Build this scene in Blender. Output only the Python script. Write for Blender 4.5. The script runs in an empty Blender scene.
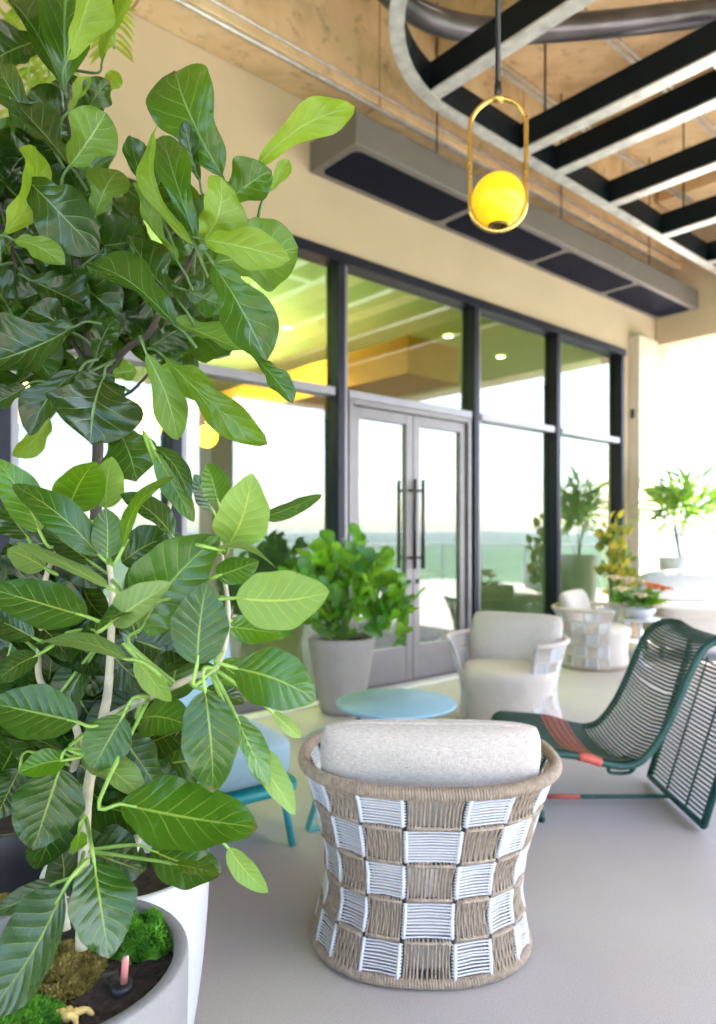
import bpy, math, random
from mathutils import Vector, Matrix
R = math.radians
rnd = random.Random(7)
SC = bpy.context.scene
COL = SC.collection
F, CX, HY, EYE = 700.0, 358.0, 535.0, 1.35

def P(px, py, d):
    """a point seen at pixel px,py standing d metres in front of the camera"""
    return Vector(((px-CX)/F*d, d, EYE-(py-HY)/F*d))

# wall frame: t along the glass wall, o out from it towards the terrace
A0 = Vector((0.159, 6.18, 0)); W = Vector((.7547, .6561, 0)); O = Vector((.6561, -.7547, 0)); Z = Vector((0, 0, 1))
WANG = math.atan2(W.y, W.x)
def TO(t, o, z=0.0): return A0 + W*t + O*o + Z*z

# ------------------------------------------------------------------ objects
def tag(o, label=None, cat=None, group=None, kind=None):
    if label: o['label'] = label
    if cat: o['category'] = cat
    if group: o['group'] = group
    if kind: o['kind'] = kind
    return o
def thing(name, label, cat, loc=(0, 0, 0), rz=0.0, group=None):
    o = bpy.data.objects.new(name, None); COL.objects.link(o)
    o.location = loc; o.rotation_euler = (0, 0, rz); o.empty_display_size = .1
    return tag(o, label, cat, group)
def copy_tree(o, parent=None):
    c = o.copy(); COL.objects.link(c); c.parent = parent
    for ch in list(o.children): copy_tree(ch, c)
    return c

class MB:
    def __init__(s): s.v = []; s.f = []; s.uv = {}; s.tone = []; s.sm = []; s.mi = []
    def add(s, vs, fs, uvs=None, tone=.5, smooth=True, mi=0):
        b = len(s.v); s.v += [tuple(x) for x in vs]
        for i, f in enumerate(fs):
            k = len(s.f); s.f.append(tuple(b+j for j in f)); s.sm.append(smooth); s.tone.append(tone); s.mi.append(mi)
            if uvs: s.uv[k] = [uvs[j] for j in f]
    def box(s, x0, y0, z0, x1, y1, z1, M=None, mi=0):
        vs = [Vector((x, y, z)) for z in (z0, z1) for y in (y0, y1) for x in (x0, x1)]
        if M: vs = [M @ v for v in vs]
        s.add(vs, [(0,2,3,1),(4,5,7,6),(0,1,5,4),(2,6,7,3),(0,4,6,2),(1,3,7,5)], smooth=False, mi=mi)
    def wbox(s, t0, t1, o0, o1, z0, z1):
        """box in wall coordinates"""
        vs = [TO(t, o, z) for z in (z0, z1) for o in (o0, o1) for t in (t0, t1)]
        s.add(vs, [(0,1,3,2),(4,6,7,5),(0,4,5,1),(2,3,7,6),(0,2,6,4),(1,5,7,3)], smooth=False)
    def tube(s, pts, r, n=8, closed=False, caps=True, tone=.5, mi=0):
        pts = [Vector(p) for p in pts]; m = len(pts)
        rs = r if isinstance(r, (list, tuple)) else [r]*m
        tang = []
        for i in range(m):
            a = pts[(i-1) % m] if (closed or i > 0) else pts[i]
            b = pts[(i+1) % m] if (closed or i < m-1) else pts[i]
            d = b-a; tang.append(d.normalized() if d.length > 1e-9 else Vector((0, 0, 1)))
        up = Vector((0, 0, 1)) if abs(tang[0].z) < .9 else Vector((1, 0, 0))
        u = (up - tang[0]*up.dot(tang[0])).normalized()
        vs = []
        for i in range(m):
            u = (u - tang[i]*u.dot(tang[i])); u = u.normalized() if u.length > 1e-6 else tang[i].orthogonal().normalized()
            w = tang[i].cross(u)
            for k in range(n):
                an = 2*math.pi*k/n; vs.append(pts[i] + (u*math.cos(an)+w*math.sin(an))*rs[i])
        fs = []
        for i in range(m if closed else m-1):
            j = (i+1) % m
            for k in range(n):
                l = (k+1) % n; fs.append((i*n+k, i*n+l, j*n+l, j*n+k))
        if caps and not closed:
            fs.append(tuple(range(n-1, -1, -1))); fs.append(tuple((m-1)*n+k for k in range(n)))
        s.add(vs, fs, tone=tone, mi=mi)
    def lathe(s, prof, c=(0, 0, 0), n=48, sx=1, sy=1, tone=.5, mi=0, smooth=True):
        c = Vector(c); vs = []; fs = []
        for r, z in prof:
            for k in range(n):
                a = 2*math.pi*k/n; vs.append(c+Vector((r*sx*math.cos(a), r*sy*math.sin(a), z)))
        for i in range(len(prof)-1):
            for k in range(n):
                l = (k+1) % n; fs.append((i*n+k, i*n+l, (i+1)*n+l, (i+1)*n+k))
        s.add(vs, fs, tone=tone, mi=mi, smooth=smooth)
    def rbox(s, c, size, e=4.0, n=20, M=None, puff=0.0):
        """rounded cushion: superellipsoid"""
        vs = []; fs = []; nu, nv = n*2, n
        def sp(x, p): return math.copysign(abs(x)**p, x)
        for j in range(nv+1):
            la = -math.pi/2+math.pi*j/nv
            for i in range(nu):
                lo = 2*math.pi*i/nu
                x = sp(math.cos(la), 2/e)*sp(math.cos(lo), 2/e); y = sp(math.cos(la), 2/e)*sp(math.sin(lo), 2/e); z = sp(math.sin(la), 2/e)
                v = Vector((x*size[0]/2, y*size[1]/2, z*size[2]/2))
                if M: v = M @ v
                vs.append(Vector(c)+v)
        for j in range(nv):
            for i in range(nu):
                k = (i+1) % nu; fs.append((j*nu+i, j*nu+k, (j+1)*nu+k, (j+1)*nu+i))
        s.add(vs, fs)
    def pillow(s, c, w, h, th, M=None, n=34):
        vs = []; fs = []
        for sg in (1, -1):
            for j in range(n+1):
                for i in range(n+1):
                    u, v = math.sin((i/n-.5)*math.pi), math.sin((j/n-.5)*math.pi)
                    x = u*math.sqrt(1-.16*v**4*abs(u)); y = v*math.sqrt(1-.16*u**4*abs(v))
                    k = max(0, (1-abs(u)**3.2))**.42*max(0, (1-abs(v)**3.2))**.42
                    p = Vector((x*w/2*(1-.035*(1-v*v)), sg*k*th/2*(1+.05*math.sin(5*u+2*v)), y*h/2*(1-.03*(1-u*u))))
                    if M: p = M @ p
                    vs.append(Vector(c)+p)
            b = 0 if sg == 1 else (n+1)**2
            for j in range(n):
                for i in range(n):
                    q = b+j*(n+1)+i; f = (q, q+1, q+n+2, q+n+1); fs.append(f[::-1] if sg == 1 else f)
        s.add(vs, fs)
    def build(s, name, mats, parent=None, bevel=0.0):
        me = bpy.data.meshes.new(name); me.from_pydata(s.v, [], s.f)
        for m in (mats if isinstance(mats, (list, tuple)) else [mats]): me.materials.append(m)
        me.polygons.foreach_set('use_smooth', s.sm); me.polygons.foreach_set('material_index', s.mi)
        if s.uv:
            ul = me.uv_layers.new(name='UVMap')
            for k, co in s.uv.items():
                for li, q in zip(me.polygons[k].loop_indices, co): ul.data[li].uv = q
            at = me.attributes.new('tone', 'FLOAT', 'FACE'); at.data.foreach_set('value', s.tone)
        me.update()
        o = bpy.data.objects.new(name, me); COL.objects.link(o)
        if parent: o.parent = parent
        if bevel:
            b = o.modifiers.new('bevel', 'BEVEL'); b.width = bevel; b.segments = 2; b.limit_method = 'ANGLE'
        return o

def inv_put(mb, root):
    """move a mesh written in world coordinates into the local frame of its thing"""
    m = (Matrix.Translation(root.location) @ root.rotation_euler.to_matrix().to_4x4()).inverted()
    mb.v = [tuple(m @ Vector(p)) for p in mb.v]
    return mb

def spline(pts, n=8):
    pts = [Vector(p) for p in pts]; out = []
    for i in range(len(pts)-1):
        p0 = pts[max(i-1, 0)]; p1 = pts[i]; p2 = pts[i+1]; p3 = pts[min(i+2, len(pts)-1)]
        for k in range(n):
            t = k/n
            out.append(.5*((2*p1)+(p2-p0)*t+(2*p0-5*p1+4*p2-p3)*t*t+(3*p1-p0-3*p2+p3)*t**3))
    return out+[pts[-1]]

# ------------------------------------------------------------------ materials
class N:
    def __init__(s, name):
        s.m = bpy.data.materials.new(name); s.m.use_nodes = True; s.t = s.m.node_tree; s.t.nodes.clear()
        s.out = s.t.nodes.new('ShaderNodeOutputMaterial')
    def n(s, ty, props=None, **ins):
        x = s.t.nodes.new('ShaderNode'+ty)
        for k, v in (props or {}).items(): setattr(x, k, v)
        for k, v in ins.items():
            k = k.replace('_', ' ')
            i = x.inputs[int(k[1:])] if k[0] == 'i' and k[1:].isdigit() else x.inputs[k]
            if isinstance(v, bpy.types.NodeSocket): s.t.links.new(v, i)
            else:
                if i.type == 'RGBA' and len(v) == 3: v = (*v, 1)
                i.default_value = v
        return x
    def math(s, op, a, b=0.0, c=0.0, clamp=False): return s.n('Math', {'operation': op, 'use_clamp': clamp}, i0=a, i1=b, i2=c).outputs[0]
    def mix(s, f, a, b): 
        x = s.n('Mix', {'data_type': 'RGBA'}); 
        for i, v in ((0, f), (6, a), (7, b)):
            if isinstance(v, bpy.types.NodeSocket): s.t.links.new(v, x.inputs[i])
            else: x.inputs[i].default_value = (*v, 1) if isinstance(v, tuple) and len(v) == 3 else v
        return x.outputs[2]
    def ramp(s, f, stops):
        x = s.n('ValToRGB', None, Fac=f); cr = x.color_ramp
        while len(cr.elements) < len(stops): cr.elements.new(.5)
        for e, (p, c) in zip(cr.elements, stops): e.position = p; e.color = (*c, 1)
        return x.outputs[0]
    def obj(s): return s.n('TexCoord').outputs['Object']
    def noise(s, sc, det=4, vec=None, rough=.55, dist=0.0):
        return s.n('TexNoise', None, Vector=vec or s.obj(), Scale=sc, Detail=float(det), Roughness=rough, Distortion=dist).outputs['Fac']
    def scale(s, v, k): return s.n('Mapping', None, Vector=v, Scale=k).outputs[0]
    def bump(s, h, st, dist=.01): return s.n('Bump', None, Height=h, Strength=st, Distance=dist).outputs[0]
    def done(s, sh): s.t.links.new(sh, s.out.inputs[0]); return s.m
    def pbr(s, col, rough=.5, metal=0.0, bump=None, **kw):
        ins = dict(Base_Color=col, Roughness=rough, Metallic=metal, **kw)
        if bump: ins['Normal'] = bump
        return s.n('BsdfPrincipled', None, **ins).outputs[0]

def plain(name, c, rough=.5, metal=0.0, var=.15, sc=6.0, bumpst=.05, bsc=60.0, **kw):
    n = N(name); f = n.noise(sc, 5)
    d = tuple(x*(1-var) for x in c); l = tuple(min(1, x*(1+var)) for x in c)
    col = n.mix(n.n('MapRange', None, Value=f, From_Min=.3, From_Max=.7).outputs[0], d, l)
    r = n.math('ADD', n.math('MULTIPLY', n.noise(sc*3, 3), .2), rough-.1)
    return n.done(n.pbr(col, r, metal, n.bump(n.noise(bsc, 3), bumpst, .005), **kw))

def leaf_mat(name, dark, mid, light, under, vein, nlat=8.0, slope=.22, gloss=.32, trans=.28, bst=.34):
    n = N(name)
    uv = n.n('SeparateXYZ', None, Vector=n.n('UVMap').outputs[0]); u, v = uv.outputs[0], uv.outputs[1]
    tone = n.n('Attribute', {'attribute_name': 'tone'}).outputs['Fac']
    su = n.math('SUBTRACT', u, .5); c = n.math('MULTIPLY', n.math('ABSOLUTE', su), 2.0)
    wob = n.math('MULTIPLY', n.math('SUBTRACT', n.noise(14, 2), .5), .05)
    side = n.math('MULTIPLY', n.math('GREATER_THAN', su, 0.0), .43)
    curve = n.math('MULTIPLY', n.math('POWER', c, .85), slope)
    s_ = n.math('ADD', n.math('MULTIPLY', n.math('ADD', n.math('SUBTRACT', v, curve), wob), nlat), side)
    fr = n.math('ABSOLUTE', n.math('SUBTRACT', n.math('FRACT', s_), .5))      # 0 on the vein
    lat = n.n('MapRange', {'interpolation_type': 'SMOOTHSTEP'}, Value=fr, From_Min=.008, From_Max=.05, To_Min=1.0, To_Max=0.0).outputs[0]
    fade = n.n('MapRange', None, Value=c, From_Min=.35, From_Max=.95, To_Min=.80, To_Max=0.08).outputs[0]
    mid_r = n.n('MapRange', {'interpolation_type': 'SMOOTHSTEP'}, Value=n.math('DIVIDE', c, n.math('SUBTRACT', 1.15, n.math('MULTIPLY', v, .85))), From_Min=.02, From_Max=.065, To_Min=1.0, To_Max=0.0).outputs[0]
    net = n.n('TexVoronoi', {'feature': 'DISTANCE_TO_EDGE'}, Vector=n.n('UVMap').outputs[0], Scale=26.0).outputs['Distance']
    netl = n.n('MapRange', None, Value=net, From_Min=0.0, From_Max=.05, To_Min=.16, To_Max=0.0).outputs[0]
    vn = n.math('MAXIMUM', n.math('MAXIMUM', mid_r, n.math('MULTIPLY', lat, fade)), netl)
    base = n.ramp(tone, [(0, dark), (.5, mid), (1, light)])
    blot = n.n('MapRange', None, Value=n.noise(9, 4), From_Min=.3, From_Max=.75, To_Min=.72, To_Max=1.25).outputs[0]
    base = n.n('VectorMath', {'operation': 'SCALE'}, i0=base, Scale=blot).outputs[0]
    vcol = n.mix(.55, n.n('VectorMath', {'operation': 'SCALE'}, i0=base, Scale=2.2).outputs[0], vein)
    top = n.mix(n.math('MULTIPLY', vn, .75), base, vcol)
    und = n.mix(.55, base, under); und = n.mix(n.math('MULTIPLY', vn, .6), und, tuple(min(1, x*1.3) for x in vein))
    tip = n.math('MULTIPLY', n.math('GREATER_THAN', n.math('ADD', n.math('MAXIMUM', n.math('MULTIPLY', c, .97), v), n.math('MULTIPLY', n.noise(16, 4), .35)), 1.17), .75)
    spot = n.n('MapRange', None, Value=n.noise(55, 2), From_Min=.735, From_Max=.78, To_Max=.6).outputs[0]
    worn = n.math('MAXIMUM', tip, spot); top = n.mix(worn, top, (.14, .085, .025))
    bf = n.n('NewGeometry').outputs['Backfacing']
    col = n.mix(bf, top, und)
    pil = n.math('SUBTRACT', n.math('SQRT', n.math('ADD', fr, .001)), n.math('MULTIPLY', mid_r, .8))
    hgt = n.math('ADD', n.math('MULTIPLY', pil, 1.0), n.math('MULTIPLY', n.noise(40, 3), .22))
    bmp = n.bump(hgt, bst, .005)
    rough = n.math('ADD', n.math('MULTIPLY', bf, .25), n.math('ADD', n.math('MULTIPLY', n.noise(22, 3), .16), gloss-.08))
    p = n.pbr(col, rough, 0.0, bmp, Specular_IOR_Level=.48)
    tcol = n.mix(.6, base, (.30, .50, .03))
    tr = n.n('BsdfTranslucent', None, Color=n.mix(n.math('MULTIPLY', vn, .4), tcol, vein), Normal=bmp).outputs[0]
    return n.done(n.n('MixShader', None, i0=n.math('ADD', n.math('MULTIPLY', tone, .34), trans-.10), i1=p, i2=tr).outputs[0])

M = {}
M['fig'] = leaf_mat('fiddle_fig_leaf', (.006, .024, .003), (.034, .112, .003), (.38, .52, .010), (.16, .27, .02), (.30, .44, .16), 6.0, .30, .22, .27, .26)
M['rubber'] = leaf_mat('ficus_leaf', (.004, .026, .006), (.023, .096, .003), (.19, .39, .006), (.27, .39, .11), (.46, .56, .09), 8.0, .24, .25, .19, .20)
M['bush'] = leaf_mat('bush_leaf', (.012, .07, .006), (.06, .26, .008), (.25, .50, .02), (.16, .3, .08), (.25, .42, .12), 6.0, .25, .35, .35)
M['croton'] = leaf_mat('croton_leaf', (.05, .13, .02), (.65, .42, .03), (.85, .6, .06), (.5, .35, .06), (.8, .5, .1), 7.0, .25, .35, .3)
M['drac'] = leaf_mat('dracaena_leaf', (.03, .12, .02), (.09, .26, .03), (.35, .48, .05), (.15, .3, .08), (.25, .4, .12), 3.0, .6, .35, .35)
M['palm'] = leaf_mat('palm_leaf', (.06, .16, .02), (.22, .34, .03), (.5, .52, .04), (.3, .4, .06), (.5, .5, .1), 3.0, .6, .4, .4)
M['petiole'] = plain('petiole', (.22, .38, .06), .45, var=.25, sc=20)
M['petiole_d'] = plain('dark_petiole', (.07, .13, .03), .5, var=.25, sc=20)
M['stem'] = plain('pale_bark', (.46, .42, .30), .7, var=.3, sc=30, bumpst=.4)
M['bark'] = plain('brown_bark', (.05, .038, .028), .8, var=.35, sc=30, bumpst=.5)

def floor_mat():
    n = N('grey_floor'); o = n.obj()
    f1 = n.noise(420, 2); f2 = n.noise(1.3, 5); f3 = n.noise(230, 3)
    col = n.ramp(n.n('MapRange', None, Value=f2, From_Min=.25, From_Max=.75).outputs[0], [(0, (.375, .345, .332)), (1, (.445, .410, .395))])
    sp = n.n('MapRange', None, Value=n.math('ADD', n.math('MULTIPLY', f1, .6), n.math('MULTIPLY', f3, .4)), From_Min=.35, From_Max=.65, To_Min=.70, To_Max=1.3).outputs[0]
    col = n.n('VectorMath', {'operation': 'SCALE'}, i0=col, Scale=sp).outputs[0]
    return n.done(n.pbr(col, n.math('ADD', n.math('MULTIPLY', f3, .2), .52), 0.0, n.bump(n.math('ADD', f1, f3), .15, .002)))
M['floor'] = floor_mat()
M['wall'] = plain('tan_render', (.56, .445, .31), .85, var=.06, sc=1.5, bumpst=.1, bsc=90)
def concrete_ceiling():
    n = N('formwork_concrete'); o = n.obj()
    f = n.noise(1.1, 6, rough=.65); g = n.noise(.7, 3, n.scale(o, (1, 6, 1)), dist=.8); st = n.noise(9, 5)
    col = n.ramp(n.math('ADD', n.math('MULTIPLY', f, .6), n.math('MULTIPLY', g, .4)), [(.3, (.45, .31, .155)), (.5, (.66, .48, .265)), (.68, (.76, .61, .38))])
    col = n.mix(n.n('MapRange', None, Value=st, From_Min=.58, From_Max=.72, To_Max=.55).outputs[0], col, (.2, .13, .07))
    col = n.mix(n.n('MapRange', None, Value=n.noise(2.3, 6, rough=.7), From_Min=.52, From_Max=.7, To_Max=.5).outputs[0], col, (.30, .20, .10))
    return n.done(n.pbr(col, .8, 0.0, n.bump(st, .25, .01)))
M['ceil'] = concrete_ceiling()
M['dark_steel'] = plain('dark_steel', (.006, .011, .016), .5, .0, var=.25, sc=5, Specular_IOR_Level=.2)
M['flange'] = plain('galvanised_flange', (.60, .60, .58), .35, .55, var=.25, sc=9)
M['duct'] = plain('duct_metal', (.16, .15, .16), .35, .7, var=.3, sc=3)
M['heater'] = plain('grey_lacquer', (.155, .14, .13), .5, var=.05)
M['mesh'] = plain('dark_grille', (.006, .007, .018), .7, var=.1, Specular_IOR_Level=.1)
M['mullion'] = plain('dark_aluminium', (.010, .011, .022), .45, var=.15, Specular_IOR_Level=.25)
M['alu'] = plain('satin_aluminium', (.165, .15, .15), .38, .35, var=.08)
M['alu_l'] = plain('pale_aluminium', (.23, .22, .235), .35, .3, var=.08)
M['black'] = plain('black_metal', (.012, .012, .014), .4, var=.2)
M['white'] = plain('white_lacquer', (.54, .54, .565), .4, var=.03, bumpst=.02)
M['teal'] = plain('teal_metal', (.06, .30, .36), .38, var=.06)
M['teal_top'] = plain('teal_tabletop', (.25, .43, .52), .45, var=.05)
M['teal_d'] = plain('deep_teal_metal', (.02, .27, .29), .4, var=.06)
M['green'] = plain('bottle_green_cord', (.008, .062, .050), .5, var=.3, sc=40)
M['coral'] = plain('coral_cord', (.50, .095, .06), .55, var=.15, sc=40)
M['brass'] = plain('brushed_brass', (.72, .48, .14), .28, 1.0, var=.15)
M['tan_cord'] = plain('tan_cord', (.385, .305, .222), .8, var=.25, sc=60, bumpst=.5, bsc=500)
M['white_cord'] = plain('white_cord', (.66, .665, .685), .65, var=.06, sc=60, bumpst=.2, bsc=500)
M['rib'] = plain('green_black_rib', (.012, .03, .028), .5)
M['pot'] = None
def fabric(name, c, var=.18):
    n = N(name); o = n.obj()
    w1 = n.noise(70, 3, n.scale(o, (1, 1, 9))); w2 = n.noise(70, 3, n.scale(o, (9, 9, .8)))
    f = n.math('ADD', n.math('MULTIPLY', w1, .5), n.math('MULTIPLY', w2, .5))
    k = n.n('MapRange', None, Value=f, From_Min=.35, From_Max=.65, To_Min=1-var, To_Max=1+var).outputs[0]
    col = n.n('VectorMath', {'operation': 'SCALE'}, i0=c, Scale=k).outputs[0]
    soft = n.noise(7, 3)
    h = n.math('ADD', n.math('MULTIPLY', f, .12), soft)
    return n.done(n.pbr(col, .9, 0.0, n.bump(h, .5, .02), Sheen_Weight=.2))
M['linen'] = fabric('oatmeal_linen', (.50, .45, .395), .34)
M['linen2'] = fabric('beige_upholstery', (.56, .49, .42), .08)
M['pale'] = fabric('pale_blue_upholstery', (.25, .38, .41), .05); M['pale_s'] = fabric('grey_white_upholstery', (.34, .37, .385), .05)
M['cream'] = fabric('cream_upholstery', (.52, .47, .41), .06)
def pot_mat(name, c):
    n = N(name); a = n.noise(3, 6, rough=.65); b = n.noise(140, 2); st = n.noise(5, 4, n.scale(n.obj(), (1, 1, .25)))
    k = n.n('MapRange', None, Value=n.math('ADD', n.math('MULTIPLY', a, .5), n.math('MULTIPLY', st, .5)), From_Min=.3, From_Max=.7, To_Min=.78, To_Max=1.15).outputs[0]
    col = n.n('VectorMath', {'operation': 'SCALE'}, i0=c, Scale=k).outputs[0]
    pit = n.n('MapRange', None, Value=b, From_Min=.60, From_Max=.72, To_Max=.55).outputs[0]
    col = n.mix(pit, col, (.16, .15, .14))
    return n.done(n.pbr(col, .85, 0.0, n.bump(n.math('SUBTRACT', n.noise(60, 4), pit), .4, .004)))
M['pot'] = pot_mat('cast_concrete', (.235, .228, .215)); M['pot2'] = pot_mat('warm_concrete', (.34, .30, .26))
def soil_mat():
    n = N('potting_soil'); f = n.noise(60, 6, rough=.7)
    return n.done(n.pbr(n.ramp(f, [(.3, (.012, .009, .007)), (.6, (.06, .04, .028)), (.8, (.16, .11, .07))]), .95, 0.0, n.bump(f, 1.0, .02)))
M['soil'] = soil_mat()
def moss_mat(name, a, b):
    n = N(name); f = n.noise(45, 4)
    p = n.pbr(n.ramp(f, [(.35, a), (.65, b)]), .8)
    return n.done(n.n('MixShader', None, i0=.25, i1=p, i2=n.n('BsdfTranslucent', None, Color=b).outputs[0]).outputs[0])
M['moss'] = moss_mat('green_moss', (.05, .20, .012), (.16, .42, .02)); M['moss_b'] = moss_mat('dry_moss', (.16, .12, .025), (.38, .30, .07))
M['wood'] = plain('pale_wood', (.50, .32, .17), .75, var=.3, sc=25, bumpst=.4)
M['amber_root'] = plain('yellow_root', (.72, .52, .16), .5, var=.3, sc=20)
M['orange'] = plain('orange_panel', (.88, .27, .008), .5, var=.06)
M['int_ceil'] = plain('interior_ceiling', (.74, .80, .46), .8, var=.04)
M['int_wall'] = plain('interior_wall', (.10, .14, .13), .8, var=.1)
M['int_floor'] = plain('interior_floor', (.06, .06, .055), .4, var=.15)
M['dark_wood'] = plain('dark_wood', (.06, .045, .04), .5, var=.3)
M['grass'] = plain('green_land', (.07, .13, .06), .95, var=.4, sc=.02)
M['hill'] = plain('wooded_hills', (.07, .11, .09), .95, var=.4, sc=.01)
def glass_mat():
    n = N('tinted_glazing')
    lw = n.n('LayerWeight', None, Blend=.35).outputs['Fresnel']
    f = n.n('MapRange', None, Value=lw, From_Min=0.0, From_Max=.6, To_Min=.13, To_Max=.75).outputs[0]
    g = n.n('BsdfGlossy', None, Color=(.90, .97, .93), Roughness=0.0).outputs[0]
    t = n.n('BsdfTransparent', None, Color=(.56, .82, .44)).outputs[0]
    return n.done(n.n('MixShader', None, i0=f, i1=t, i2=g).outputs[0])
M['glass'] = glass_mat()
def clear_glass():
    n = N('clear_glass')
    g = n.n('BsdfGlossy', None, Color=(1, 1, 1), Roughness=0.02).outputs[0]; t = n.n('BsdfTransparent', None, Color=(.9, .96, .95)).outputs[0]
    return n.done(n.n('MixShader', None, i0=.08, i1=t, i2=g).outputs[0])
M['clear'] = clear_glass()
def glow(name, c, st, base):
    n = N(name); return n.done(n.pbr(base, .35, 0.0, None, Emission_Color=c, Emission_Strength=st))
M['globe'] = glow('lit_yellow_glass', (1.0, .60, .01), .07, (.80, .50, .006))
M['globe_in'] = glow('lit_amber_glass', (1.0, .5, .03), 1.2, (.85, .5, .02))
M['downlight'] = glow('lit_downlight', (1.0, .85, .5), 4.0, (.9, .9, .9))
def gauge():
    n = N('red_gauge_tube'); return n.done(n.pbr((.75, .25, .22), .15, 0.0, None, Coat_Weight=.5))
M['gauge'] = gauge()
M['flower_o'] = plain('orange_petal', (.85, .22, .04), .6, var=.2); M['flower_w'] = plain('cream_petal', (.85, .72, .55), .6, var=.1)

# ------------------------------------------------------------------ foliage
def leaf(mb, B, T, hw, tone, n_hint=None, roll=0.0, shape='ovate', fold=.15, curl=.08, wave=.06, under=False, nu=10, nv=22, ph=None):
    """one leaf blade from base B to tip T, half width hw (metres), facing n_hint"""
    ax = T-B; L = ax.length
    if L < 1e-4: return
    a = ax/L
    c = n_hint if n_hint is not None else ((Vector((0, 0, EYE))-(B+T)/2).normalized()+Vector((rnd.uniform(-.25, .5), 0, rnd.uniform(.1, .75)))).normalized()
    nn = c-a*c.dot(a); nn = nn.normalized() if nn.length > 1e-4 else a.orthogonal().normalized()
    nn = Matrix.Rotation(roll, 3, a) @ nn
    s = a.cross(nn); ph = rnd.uniform(0, 6.28) if ph is None else ph; ph2 = rnd.uniform(0, 6.28)
    fr = rnd.uniform(6, 10); bend = rnd.uniform(-.05, .05)*L
    vs = []; uvs = []; fs = []
    for j in range(nv+1):
        v = j/nv
        if shape == 'ovate': w = math.sin(math.pi*min(1, v)**.88)**.66*(1-.10*v)
        elif shape == 'fiddle': w = (math.sin(math.pi*v**1.12)**.62)*(.72+.36*v-.28*math.exp(-((v-.36)/.16)**2))
        elif shape == 'round': w = math.sin(math.pi*v**.95)**.55
        else: w = math.sin(math.pi*v**.6)**.9
        if v <= 0 or v >= 1: w = .004
        cen = B+a*(L*v)+nn*(curl*L*(math.sin(math.pi*v)-.8*v*v))+s*bend*math.sin(math.pi*v)
        for i in range(nu+1):
            u = -1+2*i/nu
            au = abs(u)
            off = fold*hw*w*(au**1.3) + wave*hw*(au**2)*math.sin(v*fr+ph+(1.7 if u > 0 else 0))*min(1, w*1.5) + .35*wave*hw*au*math.sin(v*21+ph2+u)
            ed = 1+ (.035*math.sin(v*17+ph2) if au == 1 else 0)
            vs.append(cen+s*(u*hw*w*ed*(1-.12*fold*au))+nn*off); uvs.append((i/nu, v))
    for j in range(nv):
        for i in range(nu):
            q = j*(nu+1)+i; f = (q, q+1, q+nu+2, q+nu+1)
            fs.append(f[::-1] if under else f)
    # s = a x n, so (i, j) order faces -n: flip so that the front faces n
    fs = [f[::-1] for f in fs] if (s.cross(a)).dot(nn) < 0 else fs
    mb.add(vs, fs, uvs, tone)

def nearest(p, pts): return min(pts, key=lambda q: (q-p).length)
def petiole(mb, B, T, node, r=.0028, maxl=.22, mi=1):
    d = (B-T).normalized()
    if (node-B).length > maxl: node = B+d*.05+Vector((0, .02, -.01))
    mid = B+d*min(.03, (node-B).length*.45)
    mb.tube(spline([T*.12+B*.88, B, mid, node], 4), [r*.7]*4+[r]*5+[r*1.25]*4, 6, mi=mi)

# ------------------------------------------------------------------ setting
def struct(name, mb, m, **k): return tag(mb.build(name, m, **k), kind='structure')
b = MB(); b.wbox(-14, 12.0, -7.2, 10.0, -.4, 0.0); struct('floor', b, M['floor'])
b = MB(); b.lathe([(0.01, -16), (40, -16), (200, -16), (900, -16.2), (6000, -17)], n=64); struct('ground', b, M['grass'])
b = MB()
for k in range(2):
    n = 160; r0, r1 = (1500, 2100) if k == 0 else (2600, 3400); vs = []; fs = []
    for i in range(n):
        a = 2*math.pi*i/n; h = (8 if k == 0 else 26)*(.55+.3*math.sin(a*5+k*2)+.2*math.sin(a*13+k)+.12*math.sin(a*29))
        for r, z in ((r0, -17.5), ((r0*.6+r1*.4), h*.75-10), (r1, h-8), (r1+300, -17.5)): vs.append(Vector((r*math.cos(a), r*math.sin(a), z)))
    for i in range(n):
        j = (i+1) % n
        for q in range(3): fs.append((i*4+q, j*4+q, j*4+q+1, i*4+q+1))
    b.add(vs, fs)
struct('hills', b, M['hill'])

# roof slab over the terrace with concrete ribs below it
b = MB(); b.wbox(-14, 5.6, -7.2, 6.8, 5.95, 6.3)
for t in (-11.2, -8.6, -6.0, -3.9, -1.75, .35, 2.45, 4.4): b.wbox(t, t+.42, .42, 6.78, 5.5, 5.948)
b.wbox(-13.9, 5.5, 2.3, 2.75, 5.42, 5.946)
struct('ceiling', b, M['ceil'])

# facade: the tan wall above the glazing, its return at the corner, the ledge beam under the roof
root = thing('facade_wall', 'tan rendered wall above the dark framed glazing', 'wall', TO(0, 0, 3.7))
b = MB(); b.wbox(-14, 5.6, -.30, 0, 3.72, 5.948); b.wbox(4.28, 4.98, -.30, -.003, 0, 3.72); inv_put(b, root).build('wall', M['wall'], root)
b = MB()
for i in range(10): b.wbox(-14+i*1.96, -14+(i+1)*1.96-.012, .003, .36, 4.86, 5.947)
inv_put(b, root).build('ledge_beam', M['ceil'], root, bevel=.012)
b = MB(); b.tube([TO(-14, .34, 4.842), TO(5.0, .34, 4.842)], .016, 8); b.tube([TO(-14, .385, 4.93), TO(5.0, .385, 4.93)], .011, 8)
inv_put(b, root).build('conduit', M['flange'], root)
root = thing('column', 'tan and pale stone clad column where the glazing ends', 'column', TO(4.7, .06, 0))
b = MB(); b.wbox(4.46, 4.98, -.002, .14, .002, 3.93); inv_put(b, root).build('shaft', plain('pale_stone', (.66, .58, .47), .8, var=.08, sc=2), root, bevel=.01)
b = MB()
for z in (.95, 1.95, 2.95): b.wbox(4.458, 4.982, .139, .142, z, z+.012)
inv_put(b, root).build('joint', plain('stone_joint', (.40, .33, .25), .9), root)
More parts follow.
